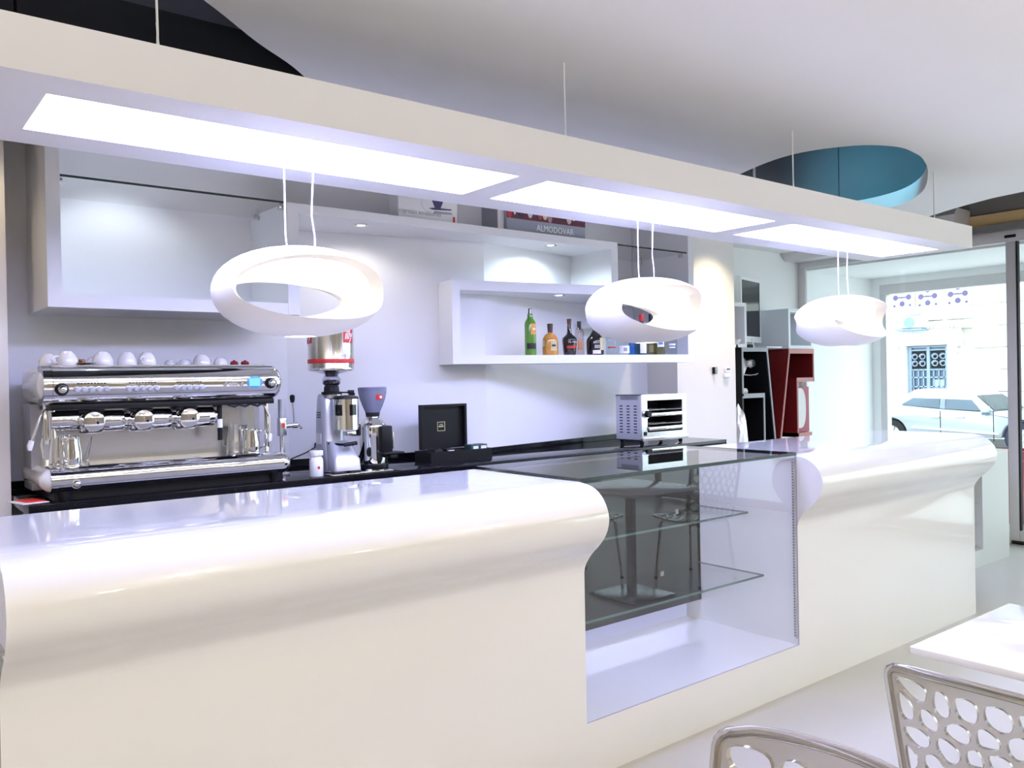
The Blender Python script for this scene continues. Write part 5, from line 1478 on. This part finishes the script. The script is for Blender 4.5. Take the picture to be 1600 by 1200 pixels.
for s_, yy in ((-1, wy0-.26), (1, wy1+.26)):
    for kz in range(4):
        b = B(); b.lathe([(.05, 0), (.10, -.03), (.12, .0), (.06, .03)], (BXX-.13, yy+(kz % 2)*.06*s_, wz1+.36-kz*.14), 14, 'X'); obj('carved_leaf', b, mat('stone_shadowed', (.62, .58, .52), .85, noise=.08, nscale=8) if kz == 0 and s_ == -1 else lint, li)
for k in range(6):
    y = wy0-.08+k*(wy1-wy0+.16)/5
    b = B(); b.box(BXX-.135, BXX-.118, y-.03, y+.03, wz1+.08, wz1+.42); obj('lintel_rib', b, lint, li, 0)
# pierced stone vents
for i, (uy, uz) in enumerate(ups):
    b = B(); b.box(BXX-.02, BXX+.09, uy-.30, uy+.30, uz-.32, uz+.32); v_ = obj('vent_panel', b, lint, bd, 0)
    holes = mat('violet_grey_recess', (.13, .11, .22), .8, noise=.1) if i == 0 else holes
    for oy, oz, r_ in ((.22, 0, .085), (-.22, 0, .085), (0, .21, .085), (0, -.21, .085), (.26, .27, .04), (-.26, .27, .04), (.26, -.27, .04), (-.26, -.27, .04)):
        b = B(); b.cyl((BXX-.024, uy+oy*.8, uz+oz*.8), (BXX-.019, uy+oy*.8, uz+oz*.8), r_*.85, n=16); obj('round_opening', b, holes, v_)
    b = B(); b.box(BXX-.0235, BXX-.0195, uy-.2, uy+.2, uz-.02, uz+.02); obj('slot_opening', b, holes, v_, 0)
    b = B(); b.box(BXX-.05, BXX+.09, uy-.33, uy+.33, uz-.62, uz-.57); b.box(BXX-.03, BXX+.09, uy-.33, uy+.33, uz-.86, uz-.81); obj('sill', b, lint, bd, 0)
ay, az = bp(1437, 505)
t = thing('air_conditioner', 'small pale blue air-conditioning unit above the carved window lintel', 'air conditioner', (BXX-.5, ay, az-.2))
b = B(); b.box(BXX-.52, BXX-.2, ay-.32, ay+.30, az-.14, az+.22, .02); obj('casing', b, mat('pale_casing', (.72, .78, .84), .5, noise=.03), t)
b = B(); b.cyl((BXX-.535, ay+.02, az+.0), (BXX-.518, ay+.02, az+.0), .14, n=24); obj('fan_guard', b, mat('blue_guard', (.25, .38, .60), .5, noise=.1), t)
b = B(); b.box(BXX-.50, BXX+.0, ay-.28, ay+.40, az-.20, az-.15); obj('bracket', b, ironm, t)
b = B(); b.box(BXX-.525, BXX-.50, ay-.30, ay-.02, az+.17, az+.215); obj('grille', b, ironm, t)

CX0 = 18.8
def cp(px, py): 
    p = at(0, CX0, px, py); return (p.y, p.z)
car = thing('parked_car', 'silver estate car parked across the street behind the glass door', 'car', (CX0+.85, 8.2, -.25))
silver = mat('silver_car_paint', (.44, .48, .53), .22, .25, noise=.02, nscale=3, coat=.7)
cglass = mat('car_window_glass', (.09, .13, .17), .08, noise=.3, nscale=2, coat=.3)
fw = cp(1595, 683); rw = cp(1392, 676)
gz_ = -.25
wr = .33
body = [cp(1556, 643), cp(1578, 645), cp(1600, 655), (fw[0]-.95, .50), (fw[0]-1.02, .12), (fw[0]-.9, -.05), (fw[0]-.36, -.06)]
def arch(c, n=9): return [(c[0]+.38*math.cos(PI+ (PI)*k/n*1.0) * -1 * -1, c[1]+.38*math.sin(PI*k/n)) for k in range(n+1)]
af = [(fw[0]-.37*math.cos(PI*k/9), gz_+wr+.37*math.sin(PI*k/9)) for k in range(10)]
ar_ = [(rw[0]-.37*math.cos(PI*k/9), gz_+wr+.37*math.sin(PI*k/9)) for k in range(10)]
rear = [(rw[0]+.9, -.02), (rw[0]+1.02, .25), (rw[0]+.98, .62), cp(1404, 634)] if False else [(rw[0]+.80, -.02), (rw[0]+.95, .10), (rw[0]+.95, .45), (rw[0]+.80, .82)]
low = body[:6] + af + ar_ + rear + [cp(1409, 633), cp(1470, 639), cp(1530, 643)]
b = B(); b.prism(low, 'X', CX0, CX0+1.7, .03); obj('car_body', b, silver, car, 35)
# cabin: lofted with tumblehome
roof = [cp(1552, 643), cp(1517, 616.5), cp(1505, 611.5), cp(1482, 608.5), cp(1440, 607), cp(1424, 609), cp(1408, 618), cp(1398, 633)]
tt = bmesh.new()
la, lb = [], []
for i, (y, z) in enumerate(roof):
    tum = .02 if i in (0, len(roof)-1) else .17
    la.append(tt.verts.new((CX0+tum, y, z))); lb.append(tt.verts.new((CX0+1.7-tum, y, z)))
tt.faces.new(la); tt.faces.new(lb)
for i in range(len(roof)):
    j = (i+1) % len(roof); tt.faces.new((la[i], la[j], lb[j], lb[i]))
bmesh.ops.recalc_face_normals(tt, faces=list(tt.faces))
bmesh.ops.bevel(tt, geom=list(tt.edges), offset=.02, segments=2, profile=.5, affect='EDGES')
b = B(); b.add(tt); obj('cabin', b, silver, car, 35)
def side_quad(pts, name, m_, off=.012):
    b = B(); t2 = bmesh.new()
    zb_, zt_ = 0.80, 1.06
    f = lambda y, z: CX0+.02+.15*max(0, min(1, (z-.80)/(.27)))-off
    va = [t2.verts.new((f(y, z), y, z)) for y, z in pts]; vb = [t2.verts.new((f(y, z)+.03, y, z)) for y, z in pts]
    t2.faces.new(va); t2.faces.new(vb)
    for i in range(len(pts)): t2.faces.new((va[i], va[(i+1) % len(pts)], vb[(i+1) % len(pts)], vb[i]))
    bmesh.ops.recalc_face_normals(t2, faces=list(t2.faces)); b.add(t2)
    return obj(name, b, m_, car, 0)
side_quad([cp(1408, 632), cp(1424, 622), cp(1466, 623), cp(1467, 638)], 'side_window', cglass)
side_quad([cp(1477, 639), cp(1476, 623.5), cp(1516, 625), cp(1532, 642)], 'side_window', cglass)
side_quad([cp(1468, 638), cp(1467, 623), cp(1475, 623.5), cp(1476, 639)], 'door_pillar', mat('pillar_blue_grey', (.22, .27, .38), .3, noise=.05), .010)
ws = [cp(1551, 641.5), cp(1518.5, 618)]
b = B(); t2 = bmesh.new()
v_ = [t2.verts.new(p) for p in ((CX0+.06, ws[0][0]-.02, ws[0][1]), (CX0+.20, ws[1][0]-.02, ws[1][1]), (CX0+1.5, ws[1][0]-.02, ws[1][1]), (CX0+1.64, ws[0][0]-.02, ws[0][1]))]
t2.faces.new(v_); bmesh.ops.solidify(t2, geom=list(t2.faces), thickness=.015); b.add(t2); obj('windscreen', b, cglass, car, 0)
y0_, z0_ = cp(1425, 667); y1_, z1_ = cp(1561, 678)
b = B(); b.prism([(y0_, z0_-.02), (y0_, z0_+.02), (y1_, z1_+.02), (y1_, z1_-.02)], 'X', CX0-.02, CX0+.002); obj('side_moulding', b, mat('pale_moulding', (.78, .80, .82), .3, noise=.02), car)
for px in (1469, 1552):
    a = cp(px, 642); c = cp(px+1, 690); b = B(); b.prism([(a[0]-.008, a[1]), (a[0]+.008, a[1]), (c[0]+.008, c[1]), (c[0]-.008, c[1])], 'X', CX0-.003, CX0+.001); obj('door_gap', b, M['rubber'], car, 0)
for px in (1500, 1462):
    a = cp(px, 652); b = B(); b.box(CX0-.03, CX0-.004, a[0]-.09, a[0]+.09, a[1]-.015, a[1]+.015, .008); obj('door_handle', b, silver, car)
a = cp(1541, 643); b = B(); b.box(CX0-.16, CX0+.02, a[0]-.08, a[0]+.06, a[1]-.03, a[1]+.12, .03); mr = obj('wing_mirror', b, silver, car)
a = cp(1542, 646); b = B(); b.box(CX0-.15, CX0-.02, a[0]-.06, a[0]+.05, a[1]-.03, a[1]+.01, .01); obj('mirror_base', b, cglass, mr)
b = B(); b.box(CX0+.1, CX0+.25, fw[0]-.98, fw[0]-.80, .40, .55, .02); obj('headlamp', b, M['white'], car)
for c, nm in ((fw, 'front'), (rw, 'rear')):
    for xx in (CX0+.02, CX0+1.48):
        b = B(); b.lathe([(.20, 0), (.30, 0), (.33, .03), (.33, .17), (.30, .20), (.20, .20)], (xx, c[0], gz_+wr), 32, 'X'); wh = obj('wheel', b, mat('tyre_rubber', (.03, .03, .06), .7, noise=.1) if nm == 'front' and xx < CX0+1 else M['rubber'], car)
        b = B(); b.lathe([(0, .03), (.06, .02), (.07, .05), (.185, .06), (.21, .02), (.215, .02), (.21, .18), (0, .18)], (xx, c[0], gz_+wr), 32, 'X')
        obj('wheel_rim', b, M['alu'], wh)
        b = B()
        for k in range(7):
            a = 2*PI*k/7; b.tube([(xx+.022, c[0]+.05*math.cos(a), gz_+wr+.05*math.sin(a)), (xx+.03, c[0]+.20*math.cos(a), gz_+wr+.20*math.sin(a))], .022, 6)
        obj('wheel_spokes', b, M['alu'], wh)
